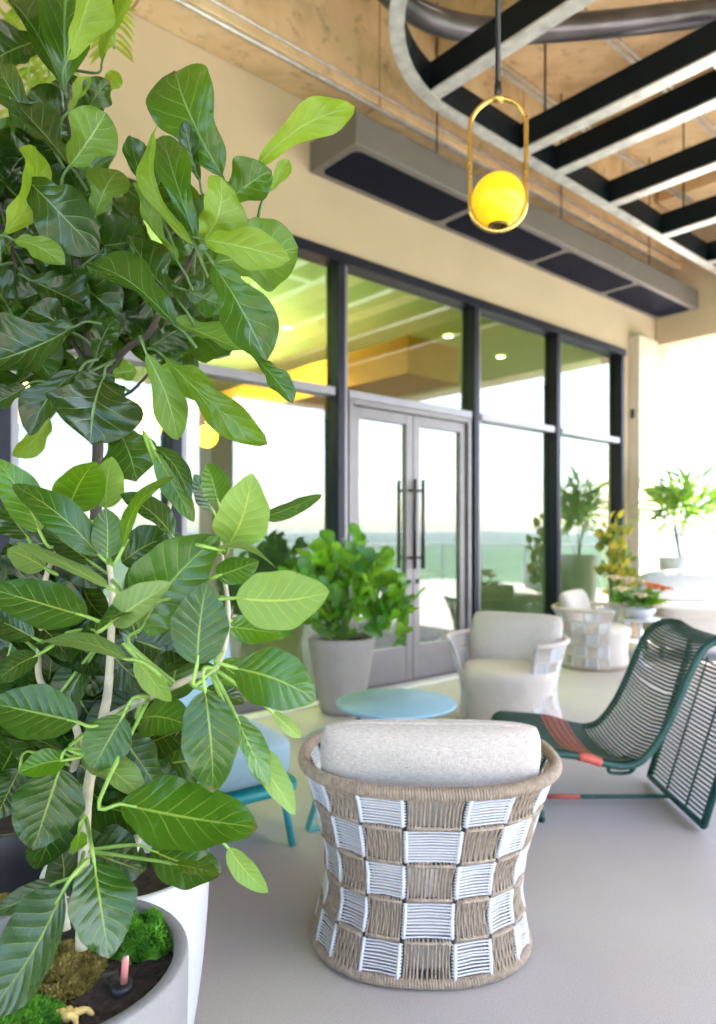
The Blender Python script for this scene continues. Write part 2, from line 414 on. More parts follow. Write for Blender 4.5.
b = MB(); b.wbox(4.452, 4.459, .03, .07, 2.86, 2.98); inv_put(b, root).build('sensor', M['mullion'], root)
tag(b0 := (lambda q: (q.wbox(5.17, 5.6, .001, 6.8, 3.93, 5.946), q.build('edge_beam', M['wall'], bevel=.015))[1])(MB()), 'tan end beam over the open side, past the heater', 'beam')
tag((lambda q: (q.wbox(-14, 5.165, 6.4, 6.8, 3.94, 5.946), q.build('edge_beam', M['wall'], bevel=.015))[1])(MB()), 'long tan front beam closing the terrace roof', 'beam')
for t in (-9.0, -3.4, 2.2):
    q = MB(); q.wbox(t-.22, t+.22, 6.36, 6.84, .002, 3.938); tag(q.build('column', M['wall'], bevel=.015), 'plain tan column carrying the front beam', 'column', 'columns under the front beam')

# glazing
ZT, ZR = 3.72, 2.55
root = thing('window_wall', 'dark framed glass wall with pale transom reflecting the terrace', 'window', TO(0, 0, 0))
def part(name, mb, m, par, bevel=0): return inv_put(mb, par).build(name, m, par, bevel)
mull = [-6.2, -4.7, -3.03, -1.92, -.43, 1.33, 2.78, 4.225]
for t in mull:
    q = MB(); q.wbox(t-.040, t+.035, -.11, .05, .0, ZT-.09); part('mullion', q, M['mullion'], root, .004)
    q = MB(); q.wbox(t+.037, t+.085, -.09, .02, .0, ZT-.09); part('mullion_cover', q, M['alu_l'], root)
q = MB(); q.wbox(-6.3, 4.28, -.12, .06, ZT-.085, ZT-.002); part('head_frame', q, M['mullion'], root)
for i in range(len(mull)-1):
    t0, t1 = mull[i]+.091, mull[i+1]-.058
    q = MB(); q.wbox(t0, t1, -.10, .035, ZR-.035, ZR+.035); part('transom', q, M['alu_l'], root, .004)
    q = MB(); q.add([TO(t0-.02, -.04, ZR+.03), TO(t1+.02, -.04, ZR+.03), TO(t1+.02, -.04, ZT-.07), TO(t0-.02, -.04, ZT-.07)], [(0, 1, 2, 3)], smooth=False); part('pane', q, M['glass'], root)
    if i != 4:
        q = MB(); q.add([TO(t0-.02, -.045, .08), TO(t1+.02, -.045, .08), TO(t1+.02, -.045, ZR-.03), TO(t0-.02, -.045, ZR-.03)], [(0, 1, 2, 3)], smooth=False); part('pane', q, M['glass'], root)
        q = MB(); q.wbox(t0, t1, -.09, .03, .0, .10); part('sill_rail', q, M['alu'], root, .004)
# two door leaves
d0, d1 = mull[4]+.095, mull[5]-.062
q = MB(); q.wbox(d0, d0+.05, -.09, .03, .0, ZR-.037); q.wbox(d1-.05, d1, -.09, .03, .0, ZR-.037); q.wbox(d0+.052, d1-.052, -.09, .03, ZR-.085, ZR-.037); part('door_frame', q, M['alu'], root, .004)
dm = (d0+d1)/2
for k, (a, c, lab) in enumerate(((d0+.054, dm-.004, 'silver framed glass door beside the leafy concrete planter'), (dm+.004, d1-.054, 'silver framed glass door next to the fixed window bay'))):
    dr = thing('glass_door', lab, 'door', TO((a+c)/2, 0, 0))
    q = MB(); q.wbox(a, a+.085, -.06, .0, .012, ZR-.09); q.wbox(c-.085, c, -.06, .0, .012, ZR-.09); q.wbox(a+.085, c-.085, -.06, -.001, ZR-.185, ZR-.09); q.wbox(a+.085, c-.085, -.06, -.001, .012, .33)
    part('leaf_frame', q, M['alu'], dr, .003)
    q = MB(); q.add([TO(a+.08, -.03, .32), TO(c-.08, -.03, .32), TO(c-.08, -.03, ZR-.18), TO(a+.08, -.03, ZR-.18)], [(0, 1, 2, 3)], smooth=False); part('pane', q, M['glass'], dr)
    ht = c-.05 if k == 0 else a+.05
    q = MB(); q.tube([TO(ht, .075, 1.04), TO(ht, .075, 1.86)], .017, 10)
    for z in (1.14, 1.76): q.tube([TO(ht, -.001, z), TO(ht, .075, z)], .011, 8)
    part('handle', q, M['black'], dr)
    q = MB(); q.tube([TO(ht, .0, .92), TO(ht, .012, .92)], .022, 12); part('lock', q, M['black'], dr)
q = MB(); q.wbox(-14, 4.24, .06, .20, .0, .012); struct('threshold', q, plain('pale_threshold', (.62, .6, .58), .5))

# interior behind the glass
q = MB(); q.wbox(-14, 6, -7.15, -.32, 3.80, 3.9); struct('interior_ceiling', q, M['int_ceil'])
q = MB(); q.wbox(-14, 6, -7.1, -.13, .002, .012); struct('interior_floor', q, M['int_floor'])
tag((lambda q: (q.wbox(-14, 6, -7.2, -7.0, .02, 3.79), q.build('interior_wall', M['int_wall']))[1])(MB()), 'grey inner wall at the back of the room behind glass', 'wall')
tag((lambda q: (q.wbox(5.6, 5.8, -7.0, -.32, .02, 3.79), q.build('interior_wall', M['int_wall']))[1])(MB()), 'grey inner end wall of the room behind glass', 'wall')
tag((lambda q: (q.wbox(.95, 1.75, -6.9, -.55, 3.02, 3.42), q.build('hanging_bulkhead', M['orange'], bevel=.01))[1])(MB()), 'orange bulkhead hanging under the ceiling inside the glass', 'bulkhead')
cab = thing('sideboard', 'dark low sideboard standing inside behind the glass doors', 'cabinet', TO(1.6, -1.5, .012), WANG)
q = MB(); q.box(-.7, -.22, .08, .7, .22, .82); q.build('carcass', M['dark_wood'], cab, .01)
q = MB(); q.box(-.72, -.24, .822, .72, .24, .86); q.build('top', M['dark_wood'], cab, .005)
for x in (-.62, .62):
    q = MB(); q.box(x-.03, -.18, 0, x+.03, .18, .078); q.build('leg', M['black'], cab)
for i, (t, o, z) in enumerate(((-1.0, -2.6, 2.72), (-.65, -3.2, 2.62), (-2.2, -2.2, 2.7), (.2, -3.4, 2.6), (-1.9, -4.2, 2.75))):
    g = thing('pendant_lamp', ['amber globe lamp hanging inside the glass'][0], 'lamp', TO(t, o, z), group='amber globe lamps inside the room')
    q = MB(); q.lathe([(.14*math.sin(math.pi*k/14)+1e-4, -.14*math.cos(math.pi*k/14)) for k in range(15)], n=20); q.build('globe', M['globe_in'], g)
    q = MB(); q.tube([(0, 0, .14), (0, 0, 3.8-z)], .006, 6); q.build('cord', M['black'], g)
    l = bpy.data.lights.new('globe_uplight', 'SPOT'); l.energy = 21; l.spot_size = R(168); l.spot_blend = .35; l.color = (.95, .95, .75); l.shadow_soft_size = .1  # spot added above the globe, aimed up to brighten the inner ceiling
    lo = bpy.data.objects.new('globe_uplight', l); COL.objects.link(lo); lo.parent = g; lo.location = (0, 0, .16); lo.rotation_euler = (math.pi, 0, 0)
for i, (t, o) in enumerate(((-2.4, -1.2), (-.7, -1.2), (.6, -2.2), (2.3, -1.2), (3.6, -1.4), (2.9, -3.2), (-.9, -4.6))):
    g = thing('downlight', 'small round lit downlight in the inner ceiling', 'light', TO(t, o, 3.79), group='downlights in the inner ceiling')
    q = MB(); q.lathe([(.001, 0), (.055, 0)], n=16); q.build('lens', M['downlight'], g)
    q = MB(); q.lathe([(.056, .004), (.056, -.006), (.07, -.006), (.07, .004)], n=20); q.build('trim', M['white'], g)
    l = bpy.data.lights.new('downlight_lamp', 'SPOT'); l.energy = 40; l.spot_size = R(120); l.spot_blend = .8; l.color = (1, .85, .6); l.shadow_soft_size = .06
    lo = bpy.data.objects.new('downlight_lamp', l); COL.objects.link(lo); lo.parent = g; lo.location = (0, 0, -.03)

# balustrade at the terrace edge
br = thing('balustrade', 'clear glass balustrade with white posts round the terrace edge', 'balustrade', TO(11.9, 5, 0))
def run(p0, p1):
    L = (p1-p0).length; k = max(1, round(L/1.6)); d = (p1-p0)/k
    for i in range(k+1):
        q = MB(); c = p0+d*i; q.tube([c, c+Z*1.06], .035, 8); part('post', q, M['white'], br)
    q = MB()
    for i in range(k): 
        a_, c_ = p0+d*(i+.04), p0+d*(i+.96); q.add([a_+Z*.06, c_+Z*.06, c_+Z*1.0, a_+Z*1.0], [(0, 1, 2, 3)], smooth=False)
    part('glass_panel', q, M['clear'], br)
    q = MB(); q.tube([p0+Z*1.08, p1+Z*1.08], .03, 8); part('rail', q, M['white'], br)
run(TO(11.9, -6.9), TO(11.9, 9.9)); run(TO(11.9, 9.9), TO(-13.5, 9.9))

# ------------------------------------------------------------------ overhead things
ht = thing('ceiling_heater', 'long grey overhead heater unit with four dark grille panels', 'heater', TO(2.2, .3, 4.29))
q = MB(); q.wbox(-.74, 5.16, .012, .585, 4.29, 4.54); part('housing', q, M['heater'], ht, .012)
for i in range(4):
    t0 = -.68+i*1.46; q = MB(); vs = []; cs = []
    for (t, o, a0) in ((t0+1.38-.07, .52-.07, 0), (t0+.07, .52-.07, 90), (t0+.07, .08+.07, 180), (t0+1.38-.07, .08+.07, 270)):
        for k in range(5):
            a = R(a0+k*22.5); cs.append((t+.07*math.cos(a), o+.07*math.sin(a)))
    vs = [TO(t, o, 4.286) for t, o in cs]+[TO(t, o, 4.2885) for t, o in cs]; n = len(cs)
    q.add(vs, [tuple(range(n)), tuple(range(2*n-1, n-1, -1))]+[(k, (k+1) % n, n+(k+1) % n, n+k) for k in range(n)], smooth=False)
    part('grille_panel', q, M['mesh'], ht)
for t in (0.3, 2.2, 4.1):
    q = MB(); q.tube([TO(t, .45, 4.541), TO(t, .45, 5.94)], .008, 6); part('hanger_rod', q, M['black'], ht)

tr = thing('steel_trellis', 'dark steel overhead trellis with pale flanges and a rounded end', 'trellis', TO(2, 3, 4.6))
oF = .95; zb = 4.6
path = [TO(5.1, oF), TO(-.1, oF)]
Rr = 1.35
for k in range(1, 15):
    a = R(90*k/14); path.append(TO(-.1-Rr*math.sin(a), oF+Rr*(1-math.cos(a))))
path.append(TO(-.1-Rr, 6.2))
def band(q, path, th, z0, z1):
    n = len(path); L = []; Rv = []
    for i, p in enumerate(path):
        d = (path[min(i+1, n-1)]-path[max(i-1, 0)]).normalized(); s = Vector((-d.y, d.x, 0)); L.append(p+s*th/2); Rv.append(p-s*th/2)
    vs = [x+Z*z0 for x in L]+[x+Z*z0 for x in Rv]+[x+Z*z1 for x in L]+[x+Z*z1 for x in Rv]; fs = []
    for i in range(n-1):
        j = i+1; fs += [(i, j, n+j, n+i), (2*n+i, 3*n+i, 3*n+j, 2*n+j), (i, 2*n+i, 2*n+j, j), (n+i, n+j, 3*n+j, 3*n+i)]
    fs += [(0, n, 3*n, 2*n), (n-1, 3*n-1, 4*n-1, 2*n-1)]
    q.add(vs, fs, smooth=False)
q = MB(); band(q, path, .05, zb+.012, zb+.25); part('rim_beam', q, M['dark_steel'], tr)
q = MB(); band(q, path, .10, zb-.004, zb+.010); part('rim_flange', q, M['flange'], tr)
for t in (-.35, .80, 1.32, 2.25, 3.35, 4.5):
    q = MB(); q.wbox(t-.025, t+.025, oF+.027, 6.2, zb+.016, zb+.248); part('bar', q, M['dark_steel'], tr)
    q = MB(); q.wbox(t-.06, t+.06, oF+.052, 6.2, zb, zb+.014); part('bar_flange', q, M['flange'], tr)
q = MB(); q.wbox(.865, 1.255, 2.55, 2.60, zb+.016, zb+.246); part('bar', q, M['dark_steel'], tr)
q = MB(); q.wbox(.865, 1.255, 2.51, 2.63, zb, zb+.014); part('bar_flange', q, M['flange'], tr)
for t, o in ((.8, 1.2), (3.35, 1.2), (-.35, 5), (2.25, 5), (4.5, 3), (.8, 3.4)):
    q = MB(); q.tube([TO(t, o, zb+.249), TO(t, o, 5.96)], .01, 6); part('hanger_rod', q, M['black'], tr)

dp = [(360, -40), (392, -6), (418, 12), (450, 25), (500, 31), (600, 25), (716, 12), (830, 0)]
q = MB(); q.tube(spline([P(x, y, (5.12-EYE)*F/(HY-y)) for x, y in dp], 8), .09, 18)
tag(q.build('ventilation_duct', M['duct']), 'round dark metal duct running above the steel trellis', 'duct')
for i, (o, z, lab) in enumerate(((.72, 5.44, 'thin pale conduit under the ribs close to the ledge beam'), (1.55, 5.44, 'thin pale conduit under the ribs above the duct bend'), (3.3, 5.40, 'thin pale conduit over the middle of the trellis'))):
    q = MB(); q.tube([TO(-13, o, z), TO(5.1, o, z)], .017, 8); q.tube([TO(-13, o+.06, z), TO(5.1, o+.06, z)], .011, 8)
    tag(q.build('conduit_pipe', M['flange']), lab, 'pipe')
q = MB(); c = TO(3.9, 1.55, 5.9); q.tube([c, c-Z*.5], .012, 8); q.lathe([(.002, -.56), (.05, -.55), (.05, -.53), (.02, -.5)], c, 12)
tag(q.build('sprinkler', M['flange']), 'small metal sprinkler head under the concrete ceiling', 'sprinkler')

# pendant lamp
D = 2.75; pc = P(498, 165, D)
pl = thing('pendant_lamp', 'yellow glass globe lamp hung in a long brass ring', 'lamp', pc, R(-8))
wv = 27.5/F*D; hv = 66/F*D
pts = [(wv*math.sin(a)*1.0, 0, hv-wv - wv*(1-math.cos(a))+wv*0) for a in [0]]
pts = []
for k in range(33):
    a = math.pi*k/32; pts.append((wv*math.cos(a), 0, hv-wv+wv*math.sin(a)))
for k in range(33):
    a = math.pi+math.pi*k/32; pts.append((wv*math.cos(a), 0, -hv+wv+wv*math.sin(a)))
q = MB(); q.tube(pts, .0095, 10, closed=True); q.build('ring', M['brass'], pl)
q = MB(); q.tube([(-.02, 0, hv+.004), (.02, 0, hv-.001)], .015, 10); q.build('ring_clamp', M['brass'], pl)
gr = wv*.955; q = MB(); q.lathe([(gr*math.sin(math.pi*k/20)+1e-4, -gr*math.cos(math.pi*k/20)) for k in range(2, 21)], (0, 0, -hv+wv+.012), 36); gl = q.build('globe', M['globe'], pl)
q = MB(); zc = -hv+wv+.012-gr; q.lathe([(.002, .02), (.038, .016), (.038, -.002), (.034, -.004), (.034, .01), (.002, .012)], (0, 0, zc), 24); q.build('socket', plain('dark_brass', (.12, .09, .03), .35, .8), pl)
q = MB(); q.tube([(0, 0, hv+.005), (0, 0, hv+.06)], .014, 10); q.tube([(0, 0, hv+.06), (0, 0, 5.96-pc.z)], .0105, 8); q.build('cord', M['black'], pl)

# ------------------------------------------------------------------ woven tub chair
ROWS, COLS = 5, 13
def build_chair():
    root = thing('woven_armchair', 'x', 'armchair')
    H = .605; SP = R(268)
    prof = [(0.0, .352, .310), (.06, .345, .303), (.20, .318, .285), (.32, .328, .292), (.45, .362, .325), (.55, .392, .352), (H, .418, .380)]
    def rad(z):
        for i in range(len(prof)-1):
            a, c = prof[i], prof[i+1]
            if z <= c[0]+1e-6:
                k = (z-a[0])/(c[0]-a[0]); return a[1]+(c[1]-a[1])*k, a[2]+(c[2]-a[2])*k
        return prof[-1][1:]
    def S(u, v, off=0.0):
        """u 0..1 round the back, v 0..1 up"""
        ph = -SP/2+SP*u; z = .018+v*(H-.018); rx, ry = rad(z); e = .86
        sx = math.copysign(abs(math.sin(ph))**e, math.sin(ph)); cy = math.copysign(abs(math.cos(ph))**e, math.cos(ph))
        return Vector((sx*(rx+off)+.026*v, -cy*(ry+off)+.02, z))
    def wrapped(q, path, rr, closed=False):
        q.tube(path, rr, 10, closed=closed); hp = []; dense = spline(path+([path[0]] if closed else []), 6); acc = 0.0
        for i in range(len(dense)-1):
            tg = (dense[i+1]-dense[i]); L = tg.length
            if L < 1e-7: continue
            tg /= L; a1 = (Z-tg*tg.dot(Z)).normalized(); b1 = tg.cross(a1); m_ = max(1, int(L/.0011))
            for k in range(m_):
                p_ = dense[i]+tg*(L*k/m_); an = 2*math.pi*(acc+L*k/m_)/.0088
                hp.append(p_+(a1*math.cos(an)+b1*math.sin(an))*(rr+.0006))
            acc += L
        q.tube(hp, .0041, 5, caps=False)
    q = MB(); wrapped(q, [S(i/60, 1.0) for i in range(61)], .0165)

    e0, e1 = S(0, 1), S(1, 1)
    rim = q.build('rim', M['tan_cord'], root)
    q = MB(); pts = [S(i/60, 0, .004) for i in range(61)]
    a0 = SP/2; extra = []
    for i in range(1, 14):
        a = a0+(2*math.pi-SP)*i/14; extra.append(Vector((math.copysign(abs(math.sin(a))**.86, math.sin(a))*.352, -math.copysign(abs(math.cos(a))**.86, math.cos(a))*.31+.02, .018)))
    wrapped(q, pts+extra, .0135, True); q.build('base_ring', M['tan_cord'], root)
    q = MB()
    for i in range(COLS+1): q.tube([S(i/COLS, j/20, -.001) for j in range(21)], .0085 if 0 < i < COLS else .014, 8)
    for j in range(1, ROWS): q.tube([S(i/60, j/ROWS, -.004) for i in range(61)], .006, 8)
    q.build('frame', M['rib'], root)
    qw = MB(); qt = MB(); NC = 13
    for c in range(COLS):
        for r in range(ROWS):
            u0, u1 = c/COLS, (c+1)/COLS; v0, v1 = r/ROWS, (r+1)/ROWS
            white = (c+r+COLS//2+ROWS-1) % 2 == 1
            if white:
                for ue in (.035, .965): qw.tube([S(u0+(u1-u0)*ue, v0+(v1-v0)*(.06+.88*m_/5), .0085) for m_ in range(6)], .0056, 8)
            else:
                for ve in (.04, .96): qt.tube([S(u0+(u1-u0)*(.05+.9*m_/5), v0+(v1-v0)*ve, .0085) for m_ in range(6)], .0052, 8)
            nk = 11 if white else NC
            for k in range(nk):
                f = (k+.5)/nk; j_ = rnd.uniform(-.0012, .0012)
                j2 = rnd.uniform(-.0008, .0008)
                if white:
                    v = v0+(v1-v0)*(.055+.89*f); du = (u1-u0)
                    pts = [S(min(1, max(0, u0+du*s_)), v+j_+(j2 if .2 < s_ < .8 else 0), o_) for s_, o_ in ((-.02, -.010), (-.028, .004), (-.005, .0100), (.06, .0095), (.28, .004), (.5, .001+.002*math.sin(f*7+c)), (.72, .004), (.94, .0095), (1.005, .0100), (1.028, .004), (1.02, -.010))]
                    qw.tube(pts, .0027, 6, caps=False)
                else:
                    u = u0+(u1-u0)*(.05+.90*f); dv = (v1-v0); wv_ = .0022*math.sin(k*math.pi)
                    pts = [S(u+j_*.5+(j2*.5 if .3 < s_ < .7 else 0), min(1, max(0, v0+dv*s_)), o_+(.0022*(-1)**k*math.sin(3*math.pi*s_))) for s_, o_ in ((-.02, -.010), (-.028, .004), (-.005, .0100), (.08, .0095), (.22, .006), (.36, .0045), (.5, .004), (.64, .0045), (.78, .006), (.92, .0095), (1.005, .0100), (1.028, .004), (1.02, -.010))]
                    qt.tube(pts, .0031, 6, caps=False)
    qw.build('white_rope_weave', M['white_cord'], root); qt.build('tan_rope_weave', M['tan_cord'], root)
    q = MB(); q.lathe([(.01, .03), (.30, .03), (.315, .05), (.31, .2), (.325, .30), (.345, .36), (.34, .405), (.30, .43), (.15, .445), (.002, .447)], (0, .05, 0), 40, 1.0, .98); q.build('seat', M['linen2'], root)
    q = MB(); Mx = Matrix.Rotation(R(16), 3, 'X') 
    q.pillow((.02, -.150, .58), .71, .40, .19, Mx); cu = q.build('back_cushion', M['linen'], root)
    sm = cu.modifiers.new('s', 'SUBSURF'); sm.levels = 1; sm.render_levels = 1
    q = MB(); q.tube([Mx @ Vector((.35*.965*math.copysign(abs(math.cos(a))**.28, math.cos(a)), 0, .2*.97*math.copysign(abs(math.sin(a))**.28, math.sin(a))))+Vector((.02, -.150, .58)) for a in [2*math.pi*(k+.5)/72 for k in range(72)]], .0045, 6, closed=True); q.build('piping', M['linen'], cu)
    return root
ch = build_chair()
ch.location = (.210, 2.37, 0); ch.rotation_euler = (0, 0, R(-1.5)); ch['label'] = 'woven armchair in the foreground turned away, showing its white and tan rope checkerboard back'
G = 'woven rope armchairs round the terrace'
ch['group'] = G
c2 = copy_tree(ch); c2.location = (1.10, 5.05, 0); c2.rotation_euler = (0, 0, R(148)); c2['label'] = 'woven armchair with beige seat facing forward, between the teal table and the glass'
c3 = copy_tree(ch); c3.location = (2.42, 7.25, 0); c3.rotation_euler = (0, 0, R(-124)); M['tan_sunlit'] = plain('sunlit_cord', (.62, .55, .47), .8, var=.1); M['rib_sunlit'] = plain('sunlit_rib', (.45, .42, .38), .6)  # sunlight wash-out painted into the copies' cord and rib colours
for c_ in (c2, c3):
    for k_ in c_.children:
        m_ = {'frame': 'rib_sunlit', 'tan_rope_weave': 'tan_sunlit', 'rim': 'tan_sunlit'}.get(k_.name.split('.')[0])
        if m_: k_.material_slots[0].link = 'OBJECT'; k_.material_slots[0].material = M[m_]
c3['label'] = 'farthest woven armchair, turned sideways beside the flowers'

# ------------------------------------------------------------------ green string lounge chair
gc = thing('string_chair', 'bottle green string lounge chair with coral bands', 'chair', (1.2, 3.5, 0))
prof = spline([(.715, .335), (.73, .358), (.775, .366), (1.0, .345), (1.12, .312), (1.215, .300), (1.30, .335), (1.40, .475), (1.52, .745), (1.575, .835), (1.65, .872), (1.74, .862), (1.80, .80)], 6)
prof2 = [(p.x, p.y) for p in [Vector((a.x, a.y, 0)) for a in [Vector((*q_, 0)) if not isinstance(q_, Vector) else q_ for q_ in prof]]] if False else [(p[0], p[1]) for p in prof]
rear = [(1.80, .80), (1.78, .70), (1.57, .028)]
YN, YF = 3.18, 3.84
def gp(x, z, y): return Vector((x+(y-YN)*.045, y, z))
for y in (YN, YF):
    q = MB(); q.tube([gp(x, z, y) for x, z in prof2]+[gp(*rear[1], y), gp(*rear[2], y)], .017, 10); part('side_tube', q, M['green'], gc)
for x, z in ((.715, .335), (1.57, .028)):
    q = MB(); q.tube([gp(x, z, YN), gp(x, z, YF)], .017, 10); part('cross_tube', q, M['green'], gc)
q = MB(); ym = 3.56
q.tube(spline([gp(1.57, .022, ym), gp(1.2, .02, ym), gp(.86, .02, ym)], 4), .011, 8); q.tube([gp(.86, .022, YN+.1), gp(.86, .022, YF-.1)], .013, 8)
for y in (YN+.12, YF-.12): q.tube([gp(.86, 0, y), gp(.86, .05, y)], .016, 8)
part('floor_bar', q, M['green'], gc)
q = MB(); q.tube([gp(.94, .0202, ym), gp(1.11, .0202, ym)], .0125, 8); part('floor_band', q, M['coral'], gc)
q = MB(); q.tube(spline([gp(1.14, .31, YN), gp(1.15, .265, YN+.03), gp(1.2, .25, YN+.05), gp(1.25, .265, YN+.03), gp(1.26, .31, YN)], 4), .009, 8); part('bracket', q, M['green'], gc)
def along(path, step):
    out = []; acc = 0
    for i in range(len(path)-1):
        a = Vector((*path[i], 0)); c = Vector((*path[i+1], 0)); L = (c-a).length; 
        while acc < L: out.append(tuple((a+(c-a)*(acc/L))[:2])); acc += step
        acc -= L
    return out
ns_ = 0; q = MB(); q2 = MB()
for x, z in [p_ for p_ in along(prof2, .0185) if p_[0] > 1.2]+[p_ for p_ in along(prof2, .0125) if p_[0] <= 1.2]:
    cor = .97 < x < 1.115 and z > .3
    sag = .010+.012*(z < .6); yo = rnd.uniform(-.002, .002)
    pts = [gp(x, z+.016, YN), gp(x, z+.0-sag*.6, YN+.16), gp(x, z-sag, (YN+YF)/2), gp(x, z-sag*.6, YF-.16), gp(x, z+.016, YF)]
    ns_ += 1
    (q2 if cor and ns_ % 3 else q).tube(pts, 0.0066 if cor else .0066, 5, caps=False)
part('seat_strings', q, M['green'], gc); part('coral_strings', q2, M['coral'], gc)
for y in (YN, YF):
    q = MB(); q.tube([gp(x, z, y) for x, z in prof2 if .97 < x < 1.115 and z > .3], .021, 10); part('coral_wrap', q, M['coral'], gc)
q = MB()
for x, z in along([rear[1], (1.575, .05)], .0215):
    q.tube([gp(x, z, YN), gp(x-.006, z, (YN+YF)/2), gp(x, z, YF)], .0062, 6, caps=False)
part('rear_strings', q, M['green'], gc)
q = MB()
for y in (YN+.2, YN+.43): q.tube([gp(1.785, .72, y), gp(1.57, .03, y)], .006, 6)
part('rear_struts', q, M['green'], gc)

# ------------------------------------------------------------------ tables
def round_table(c, r, h, lab, leg_a):
    t = thing('side_table', lab, 'table', c, 0, None)
    q = MB(); q.lathe([(.002, h-.016), (r-.006, h-.016), (r, h-.011), (r, h-.004), (r-.004, h), (.002, h)], n=64); q.build('tabletop', M['teal_top'], t)
    for a in leg_a:
        d = Vector((math.cos(R(a)), math.sin(R(a)), 0)); s = Vector((-d.y, d.x, 0)); q = MB()
        p = [d*(r*.62)+Z*(h-.017), d*(r*1.0)+Z*.008, ]
        for w0, w1 in (((p[0]), (p[1])),):
            vs = []
            for pp in (w0, w1):
                for x, y in ((-.022, -.005), (.022, -.005), (.022, .005), (-.022, .005)): vs.append(pp+s*x+d*y)
            q.add(vs, [(3, 2, 1, 0), (4, 5, 6, 7), (0, 1, 5, 4), (1, 2, 6, 5), (2, 3, 7, 6), (3, 0, 4, 7)], smooth=False)
        m = Matrix.Rotation(R(a), 4, 'Z'); q.box(r*.66, -.022, 0, r*1.0, .022, .0075, m)
        q.build('leg', M['teal'], t)
    return t
round_table((.197, 3.62, 0), .31, .49, 'taller round teal side table overlapping the lower one', (35, 155, 275))
round_table((.065, 3.33, 0), .325, .375, 'lower round teal side table behind the rope chair', (75, 205, 330))

# ------------------------------------------------------------------ pale blue lounge chair at the back of the plants
pb = thing('lounge_chair', 'pale blue lounge chair on a teal base behind the potted plants', 'chair', (-.72, 3.14, 0), R(-143))
q = MB(); q.rbox((0, .0, .38), (.66, .74, .20), 5.0, 22); q.build('seat', M['pale'], pb)
q = MB(); q.rbox((0, -.36, .66), (.66, .17, .56), 5.0, 22, Matrix.Rotation(R(10), 3, 'X')); q.build('backrest', M['pale'], pb)
q = MB(); q.rbox((0, .0, .262), (.68, .76, .05), 7.0, 16); q.build('base_plate', M['teal_d'], pb)
for x in (-.26, .26):
    for y in (-.3, .3):
        q = MB(); q.tube([(x, y, .25), (x*1.12, y*1.12, 0)], .016, 8); q.build('leg', M['teal_d'], pb)

# ------------------------------------------------------------------ sofa, planters at the open end
sf = thing('sofa', 'pale sofa with blue grey back under the drooping plant', 'sofa', (4.15, 7.85, 0), R(180-8))
q = MB(); q.rbox((0, .05, .30), (1.75, .75, .40), 6, 22); q.build('base', M['cream'], sf)
for x in (-.42, .42):
    q = MB(); q.rbox((x, .08, .50), (.82, .68, .14), 5, 20); q.build('seat_cushion', M['cream'], sf)
q = MB(); q.rbox((0, -.36, .55), (1.78, .22, .78), 6, 22); q.build('backrest', M['pale_s'], sf)
for x in (-.8, .8):
    for y in (-.3, .32):
        q = MB(); q.tube([(x, y, .12), (x, y, 0)], .025, 8); q.build('leg', M['alu'], sf)

def planter(name, lab, c, prof, m, soil_z, soil_r, n=56):
    t = thing(name, lab, 'planter', c)
    q = MB(); q.lathe(prof, n=n); q.build('pot', m, t)
    q = MB(); k = 14
    q.lathe([(soil_r*i/k+.001, soil_z+rnd.uniform(-.004, .004)) for i in range(k+1)], n=32); q.build('soil', M['soil'], t)
    return t
def rim_prof(rt, rb, h, th=.02, belly=0.0):
    out = [(.002, 0.0), (rb-.02, 0.0), (rb, .02)]
    for i in range(1, 9): k = i/8; out.append((rb+(rt-rb)*k**.85+belly*math.sin(math.pi*k), .02+(h-.026)*k))
    return out+[(rt-.002, h-.002), (rt-.004, h), (rt-th+.003, h), (rt-th+.001, h-.002), (rt-th, h-.012), (rt-th-.004, h-.10), (rt-th-.02, h-.14)]

# bowl planter in the foreground
bc = Vector(((53-CX)/F*1.2, 1.2, 0)); bh = .618
planter('concrete_planter', 'speckled grey concrete bowl planter with moss in the foreground', bc, rim_prof(.226, .175, bh, .025, .012), M['pot'], bh-.030, .199)
# tall white planter behind it
wc = Vector((-.585, 1.78, 0))
planter('white_planter', 'tall tapering white planter behind the mossy concrete bowl', wc, rim_prof(.205, .15, .52, .018, .008), M['white'], .46, .182)
# leafy planter by the doors
mc = Vector((-.125, 5.36, 0))
planter('concrete_planter', 'tapering concrete planter standing by the glass doors', mc, rim_prof(.258, .165, .575, .022), M['pot2'], .54, .23)
dc = Vector((3.98, 8.62, 0))
planter('white_planter', 'tall white planter behind the sofa back', dc, rim_prof(.26, .21, 1.08, .025), M['white'], 1.03, .23)
kc = TO(3.32, .42)
planter('white_planter', 'low white planter tucked behind the farthest woven chair', kc, rim_prof(.20, .16, .5, .02), M['white'], .46, .175)
pk = Vector((-1.02, 2.08, 0))
planter('black_planter', 'black planter half hidden behind the white planter', pk, rim_prof(.24, .19, .55, .02), M['black'], .5, .21)

